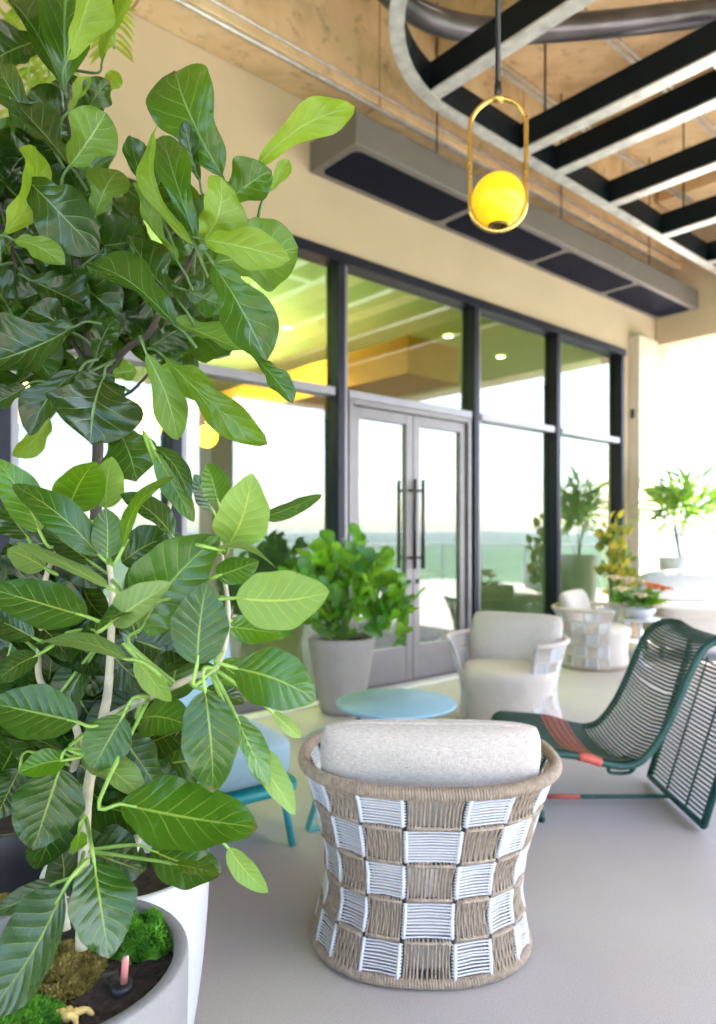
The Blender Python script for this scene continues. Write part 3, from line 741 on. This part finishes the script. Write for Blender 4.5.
# ------------------------------------------------------------------ foreground ficus
def px_path(l): return [P(*p) for p in l]
stemA = spline(px_path([(82, 948, 1.20), (84, 860, 1.20), (88, 790, 1.20), (103, 718, 1.19), (108, 690, 1.19), (111, 640, 1.19), (112, 590, 1.19), (108, 557, 1.18)]), 8)
stemB = spline(px_path([(103, 720, 1.19), (135, 704, 1.16), (165, 690, 1.13), (195, 676, 1.11), (217, 666, 1.10), (228, 620, 1.10), (222, 560, 1.11), (218, 520, 1.12)]), 8)
stemC = spline(px_path([(66, 930, 1.27), (58, 850, 1.29), (72, 780, 1.27), (78, 735, 1.25), (60, 700, 1.25), (40, 680, 1.25), (40, 640, 1.26), (48, 570, 1.27), (80, 520, 1.28)]), 8)
stemD = spline(px_path([(110, 935, 1.30), (140, 830, 1.32), (158, 770, 1.32), (163, 735, 1.31), (172, 660, 1.30), (165, 560, 1.30), (170, 500, 1.30)]), 8)
nodes = stemA+stemB+stemC+stemD
fic = thing('rubber_plant', 'broad leaved ficus growing from the mossy concrete bowl', 'plant', (bc.x, bc.y, bh-.03))
q = MB()
def taper(n, a, c): return [a+(c-a)*i/(n-1) for i in range(n)]
q.tube(stemA, taper(len(stemA), .0115, .0045), 10); q.tube(stemB, taper(len(stemB), .007, .0035), 8); q.tube(stemC, taper(len(stemC), .009, .004), 8); q.tube(stemD, taper(len(stemD), .009, .004), 8)
part('stem', q, M['stem'], fic)
LV = [ # base, tip, half width, depth, tone, options
 (100,556, 12,481,17,1.15,.40,{}),(40,532,-6,458,18,1.2,.62,{}),(68,511,95,460,22,1.22,.68,{}),(106,508,112,456,15,1.26,.95,{'u':1}),
 (107,558,106,508,16,1.16,.5,{}),(123,548,167,472,12,1.12,.62,{'roll':50}),(174,538,122,492,19,1.25,.22,{}),(28,538,3,503,19,1.26,.2,{}),
 (45,568,8,548,16,1.22,.6,{'u':1}),(108,587,17,541,11,1.12,.5,{'u':1,'roll':35}),(92,563,42,529,16,1.24,.12,{}),(88,617,-14,588,23,1.08,.32,{}),
 (140,630,218,536,33,1.10,.48,{}),(112,622,168,582,17,1.05,.34,{'u':1}),(150,606,96,626,12,1.06,.28,{'roll':25}),
 (218,503,205,463,14,1.12,.55,{}),(213,511,195,474,12,1.15,.25,{}),(229,545,252,475,25,1.08,.85,{'u':1,'roll':8}),(262,518,322,495,5,1.12,.4,{'roll':65}),
 (215,549,277,563,8,1.05,.3,{'roll':60}),(217,576,259,561,9,1.06,.5,{'roll':50}),(235,598,331,592,23,1.04,.72,{'u':1}),(197,665,207,582,27,1.03,.30,{}),
 (157,455,194,522,12,1.2,.6,{}),(153,446,193,496,12,1.22,.2,{}),(226,626,282,635,14,1.1,.6,{}),(262,620,297,611,10,1.14,.6,{}),
 (235,668,317,698,26,1.03,.50,{}),(220,662,248,684,13,1.12,.62,{}),(205,690,213,794,26,1.02,.34,{'roll':8}),(236,716,270,786,16,1.08,.55,{}),
 (246,742,297,813,15,1.12,.7,{'p':1}),(272,712,303,738,7,1.12,.7,{'p':1}),(142,718,190,724,22,1.14,.4,{}),(136,658,171,702,10,1.08,.8,{'p':1}),
 (168,700,182,635,22,1.24,.3,{}),(205,690,245,703,11,1.14,.18,{}),(126,659,36,638,14,1.06,.5,{'u':1,'roll':30}),(38,655,-6,682,14,1.2,.22,{}),
 (34,638,-8,618,14,1.22,.18,{}),(78,722,-10,703,25,1.07,.34,{}),(123,716,92,771,22,1.08,.45,{}),(123,738,160,792,22,1.2,.12,{}),
 (84,755,148,796,17,1.10,.5,{'p':1,'roll':20}),(66,760,18,772,13,1.12,.62,{}),(62,752,-4,730,16,1.2,.15,{}),(60,768,33,849,31,1.12,.22,{}),
 (54,790,38,872,24,1.2,.12,{}),(120,804,258,829,37,1.02,.5,{'roll':6,'dd':.02}),(79,832,75,855,8,1.14,.7,{}),(94,862,110,958,31,1.04,.22,{'roll':8}),
 (64,890,-12,1015,34,1.0,.14,{}),(58,882,-8,912,12,1.1,.1,{}),(150,850,222,872,24,1.2,.3,{'roll':5}),(172,864,218,874,11,1.15,.5,{}),(228,848,268,892,10,1.18,.8,{'p':1}),
 (90,852,140,872,26,1.24,.12,{}),(20,768,-4,820,17,1.22,.12,{}),(150,800,160,850,22,1.27,.12,{}),(60,895,62,838,20,1.26,.08,{}),
 (30,620,70,660,18,1.27,.15,{}),(90,660,60,720,20,1.26,.12,{}),(140,660,120,600,20,1.27,.15,{}),(30,700,50,760,20,1.28,.1,{}),(130,770,180,800,18,1.28,.15,{}),
 (160,560,190,540,16,1.27,.2,{}),(150,740,140,800,22,1.29,.1,{}),(100,640,150,690,20,1.28,.1,{}),(80,700,110,760,20,1.29,.1,{}),(10,650,-10,700,18,1.28,.1,{}),
]
ql = MB(); qp = ql
def put_leaf(ql, qp, e, nodes, shape, dmul=1.0, fold=(.05, .35), wave=(.03, .10), curl=(-.04, .12), pr=.0028, ml=.2):
    bx, by, tx, ty, hw, d, tone, op = e
    d *= dmul; dd = rnd.uniform(-.06, .03) if 'dd' not in op else op['dd']
    B = P(bx, by, d); T = P(tx, ty, d+dd)
    roll = R(op.get('roll', rnd.uniform(-34, 34)) * (1 if 'roll' not in op else rnd.choice((-1, 1))))
    hwm = 1.13*hw/F*d/max(.35, math.cos(roll))
    un = bool(op.get('u') or op.get('p'))
    leaf(ql, B, T, hwm, tone, None, roll, shape, rnd.uniform(*fold), rnd.uniform(*curl), rnd.uniform(*wave), under=un)
    if qp is not None and not op.get('np'): petiole(qp, B, T, nearest(B, nodes), pr, ml)
rnd.seed(21)
for i in range(80):
    a = rnd.uniform(0, 6.283); k = rnd.random()**.5; x = 70+95*k*math.cos(a); y = 690+165*k*math.sin(a); b_ = rnd.uniform(0, 6.283); l = rnd.uniform(55, 85)
    LV.append((x, y, x+l*math.cos(b_), y+l*abs(math.sin(b_))*rnd.choice((1, 1, -1)), l*.30, rnd.uniform(1.27, 1.42), rnd.uniform(.0, .3), {'np': 1}))
for x, y in ((170, 745), (185, 765), (165, 720), (180, 790), (150, 760), (200, 735), (190, 650), (160, 640), (205, 640)): LV.append((x-25, y, x+30, y+rnd.uniform(-40, 40), 20, rnd.uniform(1.22, 1.34), rnd.uniform(0, .2), {'np': 1}))
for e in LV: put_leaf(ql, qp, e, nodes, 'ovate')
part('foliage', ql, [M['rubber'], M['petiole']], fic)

# ------------------------------------------------------------------ fiddle leaf fig
DF = 1.72
trA = spline([wc+Z*.45+Vector((.0, -.02, 0)), P(100, 640, DF), P(96, 520, DF), P(98, 430, DF), P(92, 372, DF), P(80, 300, DF), P(74, 200, DF), P(74, 160, DF), P(66, 84, DF), P(64, -60, DF)], 8)
trB = spline([P(94, 385, DF), P(125, 350, DF-.04), P(150, 332, DF-.06), P(166, 295, DF-.08), P(185, 270, DF-.1), P(198, 245, DF-.1), P(215, 205, DF-.1), P(250, 172, DF-.08)], 8)
trC = spline([P(92, 372, DF), P(64, 330, DF+.02), P(24, 285, DF), P(10, 240, DF-.05), P(0, 200, DF)], 8)
trD = spline([P(98, 380, DF), P(125, 395, DF-.06), P(160, 360, DF-.12)], 6)
fnodes = trA+trB+trC+trD
fig = thing('fiddle_leaf_fig', 'tall fiddle leaf fig rising from the white planter', 'tree', (wc.x, wc.y, .46))
q = MB(); q.tube(trA, taper(len(trA), .017, .006), 10); q.tube(trB, taper(len(trB), .009, .004), 8); q.tube(trC, taper(len(trC), .007, .003), 8); q.tube(trD, taper(len(trD), .005, .003), 6); part('trunk', q, M['bark'], fig)
FV = [
 (66,84,78,-45,47,1.66,.36,{'dd':.05}),(64,90,-6,-25,33,1.7,.22,{}),(67,60,98,-34,22,1.58,.9,{'u':1,'roll':20}),(102,62,133,-12,13,1.72,.97,{'u':1,'roll':30}),
 (48,142,-8,62,16,1.6,.14,{}),(70,166,14,100,22,1.55,.08,{}),(70,166,106,112,26,1.5,.36,{'u':1,'dd':-.02}),(84,116,108,80,15,1.66,.15,{}),
 (68,112,92,78,8,1.62,.85,{'u':1}),(104,92,119,72,8,1.75,.95,{'u':1}),(98,166,115,130,9,1.7,.92,{'u':1}),(4,234,42,147,21,1.5,1.0,{'u':1,'dd':.04}),
 (28,180,93,250,30,1.52,.12,{}),(14,240,64,262,15,1.48,.55,{'u':1}),(95,216,116,166,19,1.58,.42,{'u':1}),(176,326,90,256,28,1.45,.26,{'dd':.02}),
 (178,301,127,236,24,1.55,.16,{}),(162,218,128,138,17,1.52,.16,{}),(178,262,132,184,11,1.5,.55,{'roll':40,'u':1}),(198,248,162,127,19,1.48,.45,{'roll':15}),
 (195,246,142,124,10,1.46,.75,{'roll':50,'u':1}),(223,177,171,64,36,1.62,.42,{'roll':12}),(257,166,356,102,18,1.55,.97,{'u':1,'dd':-.02,'roll':4}),(222,206,270,169,21,1.52,.5,{'roll':20}),
 (200,244,226,180,28,1.48,.72,{'u':1}),(204,240,286,258,16,1.45,.74,{'u':1,'roll':35}),(214,262,298,246,37,1.55,.46,{'u':1}),(200,182,185,120,10,1.62,.12,{}),
 (268,192,289,160,8,1.55,.85,{'u':1}),(213,264,267,359,29,1.42,.34,{'roll':10}),(255,358,294,401,14,1.45,.36,{}),(170,320,242,352,19,1.58,.42,{'u':1}),
 (163,356,269,444,15,1.46,.58,{'roll':35}),(158,368,214,396,14,1.52,.58,{'u':1}),(146,353,178,440,17,1.42,.5,{'p':1,'roll':10}),(158,380,172,413,10,1.6,.97,{'u':1}),
 (185,290,226,306,17,1.56,.28,{}),(76,326,-12,364,34,1.50,.07,{'roll':5}),(104,376,91,442,44,1.46,.03,{'roll':8,'dd':-.06}),(80,370,27,434,18,1.52,.06,{}),
 (50,418,14,457,12,1.55,.85,{'u':1}),(118,430,136,480,29,1.5,.22,{}),(26,386,-6,403,14,1.6,.08,{}),(72,332,28,308,17,1.62,.08,{}),(94,360,114,316,14,1.6,.12,{}),
 (112,375,137,371,11,1.62,.62,{'u':1}),(30,280,90,310,26,1.66,.10,{}),(100,290,130,330,22,1.7,.1,{}),(60,280,20,300,24,1.7,.06,{}),(110,250,140,220,22,1.72,.12,{}),
 (20,200,-10,160,22,1.7,.08,{}),(40,130,10,170,22,1.72,.06,{}),(110,180,140,200,18,1.7,.2,{}),(60,200,100,190,20,1.68,.14,{}),(0,260,30,230,20,1.7,.08,{}),(10,310,-20,270,20,1.66,.08,{}),
 (150,260,130,300,20,1.74,.1,{}),(180,230,215,215,18,1.7,.3,{}),(120,300,160,280,18,1.72,.15,{}),(40,40,-10,60,24,1.78,.1,{}),(70,130,30,90,20,1.76,.1,{}),(150,200,175,160,14,1.72,.2,{}),
]
ql = MB(); qp = ql
rnd.seed(33)
for i in range(52):
    a = rnd.uniform(0, 6.283); k = rnd.random()**.5
    if i < 36: x, y = 52+75*k*math.cos(a), 235+130*k*math.sin(a)
    else: x, y = 185+50*k*math.cos(a), 270+70*k*math.sin(a)
    b_ = rnd.uniform(0, 6.283); l = rnd.uniform(55, 85)
    FV.append((x, y, x+l*math.cos(b_), y+l*math.sin(b_), l*.38, rnd.uniform(1.7, 1.9), rnd.uniform(.05, .35), {'np': 1}))
for i in range(26):
    a = rnd.uniform(0, 6.283); k = rnd.random()**.5
    x, y = (45+75*k*math.cos(a), 350+42*k*math.sin(a)) if i < 14 else ((150+40*k*math.cos(a), 320+45*k*math.sin(a)) if i < 21 else (8+12*k*math.cos(a), 200+110*k*math.sin(a)))
    b_ = rnd.uniform(0, 6.283); l = rnd.uniform(55, 80); FV.append((x, y, x+l*math.cos(b_), y+l*.7*math.sin(b_), l*.38, rnd.uniform(1.7, 1.85), rnd.uniform(.05, .4), {'np': 1}))
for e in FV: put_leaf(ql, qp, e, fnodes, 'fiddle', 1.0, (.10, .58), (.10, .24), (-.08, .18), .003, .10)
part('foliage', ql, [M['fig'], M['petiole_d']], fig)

# ------------------------------------------------------------------ generic bush
def bush(name, lab, base, blobs, nleaf, L, hwf, mat, shape, tones, trunk_r=.01, cat='plant', keep=None, droop=0.0, nu=4, nv=8, nst=60):
    t = thing(name, lab, cat, base); base = Vector(base); ql = MB(); qs = MB()
    tips = []
    for c, rx, rz, k in blobs:
        c = Vector(c)
        for _ in range(k):
            a = rnd.uniform(0, 6.283); el = rnd.uniform(-.9, 1.0); rr = rnd.random()**.45
            p = c+Vector((rx*rr*math.cos(a)*math.sqrt(1-min(.99, el*el)), rx*rr*math.sin(a)*math.sqrt(1-min(.99, el*el)), rz*rr*el))
            if keep and not keep(p): continue
            d = (p-(c-Z*rz*.9)).normalized()+Vector((rnd.uniform(-.7, .7), rnd.uniform(-.7, .7), rnd.uniform(-.5, .5)-droop)); d.normalize()
            l = L*rnd.uniform(.65, 1.2); n = (Vector((rnd.uniform(-.6, .6), rnd.uniform(-.9, .3), rnd.uniform(.2, 1.0)))).normalized()
            e = p+d*l
            if keep and not keep(e): continue
            leaf(ql, p, e, l*hwf*rnd.uniform(.8, 1.15), rnd.choice(tones)+rnd.uniform(-.08, .08), n, 0, shape, rnd.uniform(.1, .4), rnd.uniform(-.1, .15), .12, nu=nu, nv=nv)
            if rnd.random() < .22: tips.append(p)
    for p in tips[:nst]:
        m = base.lerp(p, .5)+Vector((rnd.uniform(-.03, .03), rnd.uniform(-.03, .03), .04)); qs.tube(spline([base+Vector((rnd.uniform(-1, 1), rnd.uniform(-1, 1), 0))*trunk_r*2, m, p], 4), taper(9, trunk_r, trunk_r*.35), 5)
    part('stem', qs, M['petiole'] if trunk_r < .012 else M['bark'], t); part('foliage', ql, mat, t)
    return t
def outside(p): return (p-A0).dot(O) > .10
bush('leafy_shrub', 'bright green round leaved shrub in the concrete planter by the doors', mc+Z*.54,
     [(mc+Vector((0, 0, .88)), .46, .34, 130), (mc+Vector((-.22, -.05, .80)), .30, .28, 60), (mc+Vector((.36, -.12, .72)), .20, .26, 36), (mc+Vector((.12, 0, 1.1)), .28, .20, 36)], 0, .19, .37, M['bush'], 'fiddle', (.2, .4, .55, .7, .9), .006, keep=outside, nu=4, nv=7)
bush('croton_shrub', 'yellow and orange leaved shrub against the last window mullion', kc+Z*.46,
     [(kc+Vector((0, 0, 1.15)), .19, .42, 90), (kc+Vector((.05, 0, .85)), .2, .25, 40)], 0, .13, .34, M['croton'], 'ovate', (.0, .0, .05, .12, .3, .55, .9), .006, keep=outside, nu=4, nv=6)
def fronds(name, lab, base, top, n, L, w, mat, tones, cat='plant', tr=.02, rise=(.2, 1.2), fall=.8):
    t = thing(name, lab, cat, base); ql = MB(); q = MB(); q.tube([base, Vector(base).lerp(Vector(top), .5)+Vector((.02, 0, 0)), top], [tr, tr*.9, tr*.7], 8)
    part('trunk', q, M['stem'], t)
    for i in range(n):
        a = rnd.uniform(0, 6.283); up = rnd.uniform(*rise); l = L*rnd.uniform(.7, 1.15); d = Vector((math.cos(a), math.sin(a), 0))
        s = Vector((-d.y, d.x, 0)); st = Vector(top)+Z*rnd.uniform(-.12, .12); tone = rnd.choice(tones); vs = []; uv = []; fs = []; m = 9
        for k in range(m+1):
            v = k/m; x = l*(v*.75*math.cos(up*.6)); z = l*(math.sin(up)*v*.9-fall*v*v); ww = w*math.sin(math.pi*min(.999, v*.93+.05))**.6*l
            c = st+d*x+Z*z
            for uu in (-1, 0, 1): vs.append(c+s*ww*uu+Z*abs(uu)*ww*.4); uv.append(((uu+1)/2, v))
        for k in range(m):
            for j in range(2): b_ = k*3+j; fs.append((b_, b_+1, b_+4, b_+3))
        ql.add(vs, fs, uv, tone)
    part('foliage', ql, mat, t); return t
bush('dracaena_tree', 'narrow leaved dracaena in the tall planter behind the sofa', dc+Z*1.03,
     [(dc+Vector((0, 0, .80+1.0)), .34, .30, 150), (dc+Vector((-.16, 0, 1.62)), .22, .24, 60), (dc+Vector((.2, 0, 1.66)), .2, .28, 60)], 0, .34, .075, M['drac'], 'lance', (.1, .3, .6, .8, .95), .012, 'tree', None, .5, nu=2, nv=6, nst=3)
# palm behind the fig
pt = thing('palm', 'yellow green feathery palm behind the fiddle leaf fig', 'palm', pk+Z*.5)
ql = MB(); q = MB()
for (cx, cy, dx, dy) in ((50, 20, 10, 90), (15, 30, 15, 70), (96, 34, 18, 14), (35, 60, 15, 60)):
    st = pk+Z*.5; en = P(cx+dx, cy+dy, 2.35); md = P(cx, cy-20, 2.4); pth = spline([st, P(-60, 560, 2.2), P(-70, 250, 2.35), md, en], 10)
    q.tube(pth, .005, 6); k0 = len(pth)*3//4-6
    for k in range(k0, len(pth)-1):
        tg = (pth[k+1]-pth[k]).normalized()
        for sg in (-1, 1):
            sd = Vector((sg*.8, -.2, 0))+tg*.7-Z*.25; sd.normalize(); leaf(ql, pth[k], pth[k]+sd*.12, .009, rnd.uniform(.5, 1), None, 0, 'ovate', .3, .05, .05, nu=2, nv=5)
part('stem', q, M['petiole'], pt); part('foliage', ql, M['palm'], pt)

# flowers on a small table near the sofa
ft = thing('side_table', 'small round white table carrying the flower bowl', 'table', (2.92, 7.25, 0))
q = MB(); q.lathe([(.002, .47), (.21, .47), (.215, .48), (.21, .49), (.002, .49)], n=36); q.build('tabletop', M['white'], ft)
q = MB(); q.lathe([(.13, 0), (.13, .012), (.025, .02), (.02, .47)], n=24); q.build('pedestal', M['white'], ft)
fb = thing('flower_bowl', 'bowl of orange and cream flowers near the sofa', 'flowers', (2.92, 7.25, .491))
q = MB(); q.lathe([(.05, 0), (.10, .03), (.12, .08), (.112, .08), (.09, .035), (.002, .03)], n=28); q.build('bowl', M['white'], fb)
ql = MB(); qo = MB(); qw = MB()
for i in range(60):
    a = rnd.uniform(0, 6.28); d = Vector((math.cos(a), math.sin(a), rnd.uniform(.1, .9))).normalized(); p = Vector((0, 0, .08))+d*.05
    leaf(ql, p, p+d*rnd.uniform(.12, .22), .03, rnd.uniform(.3, .9), Vector((0, -.4, 1)), 0, 'ovate', .3, .1, .1, nu=4, nv=6)
def bloom(qm, c, r):
    for k in range(12):
        a = k*2.4; d = Vector((math.cos(a), math.sin(a), .3+.05*k)).normalized(); s = 1-.035*k
        leaf(qm, c, c+d*r*s, r*.38, .5, Vector((0, 0, 1)), 0, 'round', .5, .2, .05, nu=4, nv=5)
for i, (x, y, z) in enumerate(((.08, -.1, .22), (.17, -.02, .2), (.02, .05, .25), (-.16, -.05, .2), (-.05, -.14, .16), (-.18, .06, .28), (.12, .1, .22), (-.08, .02, .27))):
    bloom(qo if i in (0, 1, 6) else qw, Vector((x, y, z)), .085)
fb.scale = (1.35, 1.35, 1.35); ql.build('foliage', M['bush'], fb)
for q, m, nm in ((qo, M['flower_o'], 'orange_blooms'), (qw, M['flower_w'], 'cream_blooms')):
    q.build(nm, m, fb)

# ------------------------------------------------------------------ what lies in the bowl planter
def moss(name, lab, c, rx, ry, h, m, n, seed):
    r = random.Random(seed); q = MB(); lum = [(r.uniform(-.7, .7), r.uniform(-.7, .7), r.uniform(.3, .55)) for _ in range(9)]
    def hz(x, y):
        z = max(0, 1-x*x-y*y)**.5*.55
        for a, b_, s in lum: z += .5*max(0, 1-((x-a)**2+(y-b_)**2)/(s*s*.5))*.6
        return z*h
    for i in range(n):
        a = r.uniform(0, 6.283); rr = r.random()**.5; x, y = rr*math.cos(a), rr*math.sin(a); p = Vector((c[0]+x*rx, c[1]+y*ry, c[2]+hz(x, y)*(1-.25*r.random())))
        d = Vector((r.uniform(-1, 1)+x*.7, r.uniform(-1, 1)+y*.7, r.uniform(.3, 1.3))).normalized(); s = d.orthogonal().normalized(); s = Matrix.Rotation(r.uniform(0, 6.28), 3, d) @ s
        L = r.uniform(.005, .011); w = L*.22
        q.add([p-s*w, p+s*w, p+s*w*.6+d*L*.7, p+d*L, p-s*w*.6+d*L*.7], [(0, 1, 2, 3, 4)])
    k = 16; vs = []; fs = []
    for j in range(k+1):
        for i in range(k+1):
            x, y = -1+2*i/k, -1+2*j/k; l = math.hypot(x, y); f = 1 if l < 1 else 1/l; x, y = x*f, y*f
            vs.append(Vector((c[0]+x*rx, c[1]+y*ry, c[2]-.012+hz(x, y)*.9)))
    for j in range(k):
        for i in range(k): q0 = j*(k+1)+i; fs.append((q0, q0+1, q0+k+2, q0+k+1))
    q.add(vs, fs)
    return tag(q.build(name, m), lab, 'moss')
zs = bh-.030
def S_(px, py, dz=0.0):
    d = (EYE-zs-dz)*F/(py-HY); return Vector(((px-CX)/F*d, d, zs+dz))
moss('moss_clump', 'bright green moss cushion beside the red gauge', S_(143, 943), .066, .064, .050, M['moss'], 14000, 1)
moss('moss_clump', 'golden brown dry moss between the stem and soil', S_(66, 975), .062, .090, .034, M['moss_b'], 8000, 2)
moss('moss_clump', 'green moss under the lowest dark leaf at the bowl front', S_(20, 1022), .065, .05, .030, M['moss'], 6000, 3)
moss('moss_clump', 'thin yellowish moss at the back rim of the bowl', S_(18, 905), .07, .03, .02, M['moss_b'], 3000, 4)
p = S_(91, 944); q = MB(); q.box(-.030, -.010, 0, .030, .010, .012, Matrix.Translation(p+Z*.006) @ Matrix.Rotation(R(25), 4, 'Z') @ Matrix.Rotation(R(-10), 4, 'Y')); tag(q.build('bark_chip', M['wood'], bevel=.003), 'pale brown bark chip at the foot of the stem', 'bark')
p = S_(122, 990); wg = thing('water_gauge', 'red water level gauge in a round black base', 'gauge', p)
q = MB(); q.lathe([(.002, .012), (.016, .012), (.019, .009), (.020, 0), (.020, -.01)], n=28); q.build('base', M['black'], wg)
q = MB(); q.tube([(.003, 0, .012), (.006, 0, .05), (.007, 0, .056)], [.0062, .0062, .004], 12); q.build('tube', M['gauge'], wg)
q = MB(); q.tube([(.0065, 0, .05), (.0075, 0, .060)], [.0066, .005], 12); q.build('cap', M['clear'], wg)
p = S_(66, 1020); q = MB(); rk = random.Random(9)
for a_, L_ in ((.2, .040), (2.6, .026), (1.4, .020), (-.6, .022)):
    dpt = spline([p+Vector((0, 0, .004)), p+Vector((math.cos(a_)*L_*.4, math.sin(a_)*L_*.4, .010+rk.uniform(-.003, .003))), p+Vector((math.cos(a_+.3)*L_*.75, math.sin(a_+.3)*L_*.75, .006)), p+Vector((math.cos(a_+.15)*L_, math.sin(a_+.15)*L_, -.002))], 5)
    q.tube(dpt, [.0085*(1-.6*k/len(dpt))*rk.uniform(.85, 1.15) for k in range(len(dpt))], 9)
tag(q.build('driftwood', M['amber_root']), 'knobbly yellow piece of driftwood at the bowl front', 'driftwood')
r = random.Random(5)
for i in range(14):
    p = S_(r.uniform(92, 128), r.uniform(955, 985)); q = MB(); a = r.uniform(0, 6.28); s = r.uniform(.006, .013)
    q.box(-s, -s*.5, -s*.3, s, s*.5, s*.3, Matrix.Translation(p+Z*.003) @ Matrix.Rotation(a, 4, 'Z') @ Matrix.Rotation(r.uniform(-.5, .5), 4, 'X'))
    tag(q.build('bark_chip', M['bark'], bevel=.0015), 'dark bark chip on the soil by the gauge', 'bark', 'dark bark chips on the soil')

# the air: one closed box of thin haze round everything
q = MB(); q.box(-6500, -6500, -19.5, 6500, 6500, 32)
nh = N('haze'); nh.t.links.new(nh.n('VolumePrincipled', None, Color=(.80, .90, .97), Density=.00016, Anisotropy=.2).outputs[0], nh.out.inputs['Volume'])
tag(q.build('haze', nh.m), kind='stuff')

# ------------------------------------------------------------------ light, camera
EL = 55
sd = (W*.80+O*.60).normalized()
w = bpy.data.worlds.new('World'); SC.world = w; w.use_nodes = True; nt = w.node_tree
bg = nt.nodes['Background']; sky = nt.nodes.new('ShaderNodeTexSky'); sky.sky_type = 'NISHITA'; sky.sun_disc = False
sky.sun_elevation = R(EL); sky.sun_rotation = math.atan2(sd.x, sd.y); sky.dust_density = 2.0; sky.air_density = .75; sky.ozone_density = .5
nt.links.new(sky.outputs[0], bg.inputs[0]); bg.inputs[1].default_value = .15
L = bpy.data.lights.new('sun', 'SUN'); L.energy = 4.0; L.angle = R(.5); L.color = (1, .95, .88)
lo = bpy.data.objects.new('sun', L); COL.objects.link(lo)
dv = sd*math.cos(R(EL))+Z*math.sin(R(EL)); lo.rotation_euler = dv.to_track_quat('Z', 'Y').to_euler(); lo.location = (8, 0, 12)
cam = bpy.data.cameras.new('camera'); co = bpy.data.objects.new('camera', cam); COL.objects.link(co); SC.camera = co
co.location = (0, 0, EYE); co.rotation_euler = (R(90), 0, 0)
cam.sensor_width = 36; cam.sensor_fit = 'AUTO'; cam.lens = 36*F/1024; cam.shift_y = (HY-512)/1024; cam.clip_start = .05; cam.clip_end = 20000
cam.dof.use_dof = True; cam.dof.focus_distance = 1.35; cam.dof.aperture_fstop = cam.lens/1000/.0085
vs = SC.view_settings; vs.view_transform = 'Standard'; vs.look = 'None'; vs.gamma = 1; vs.exposure = 3.2; vs.use_curve_mapping = False
SC.render.engine = 'CYCLES'; cy = SC.cycles; cy.use_denoising = True; cy.use_adaptive_sampling = True; cy.adaptive_threshold = .025; cy.adaptive_min_samples = 24; cy.max_bounces = 12; cy.diffuse_bounces = 6; cy.glossy_bounces = 6; cy.transparent_max_bounces = 12; cy.transmission_bounces = 6
cy.sample_clamp_indirect = 8; cy.caustics_reflective = False; cy.caustics_refractive = False
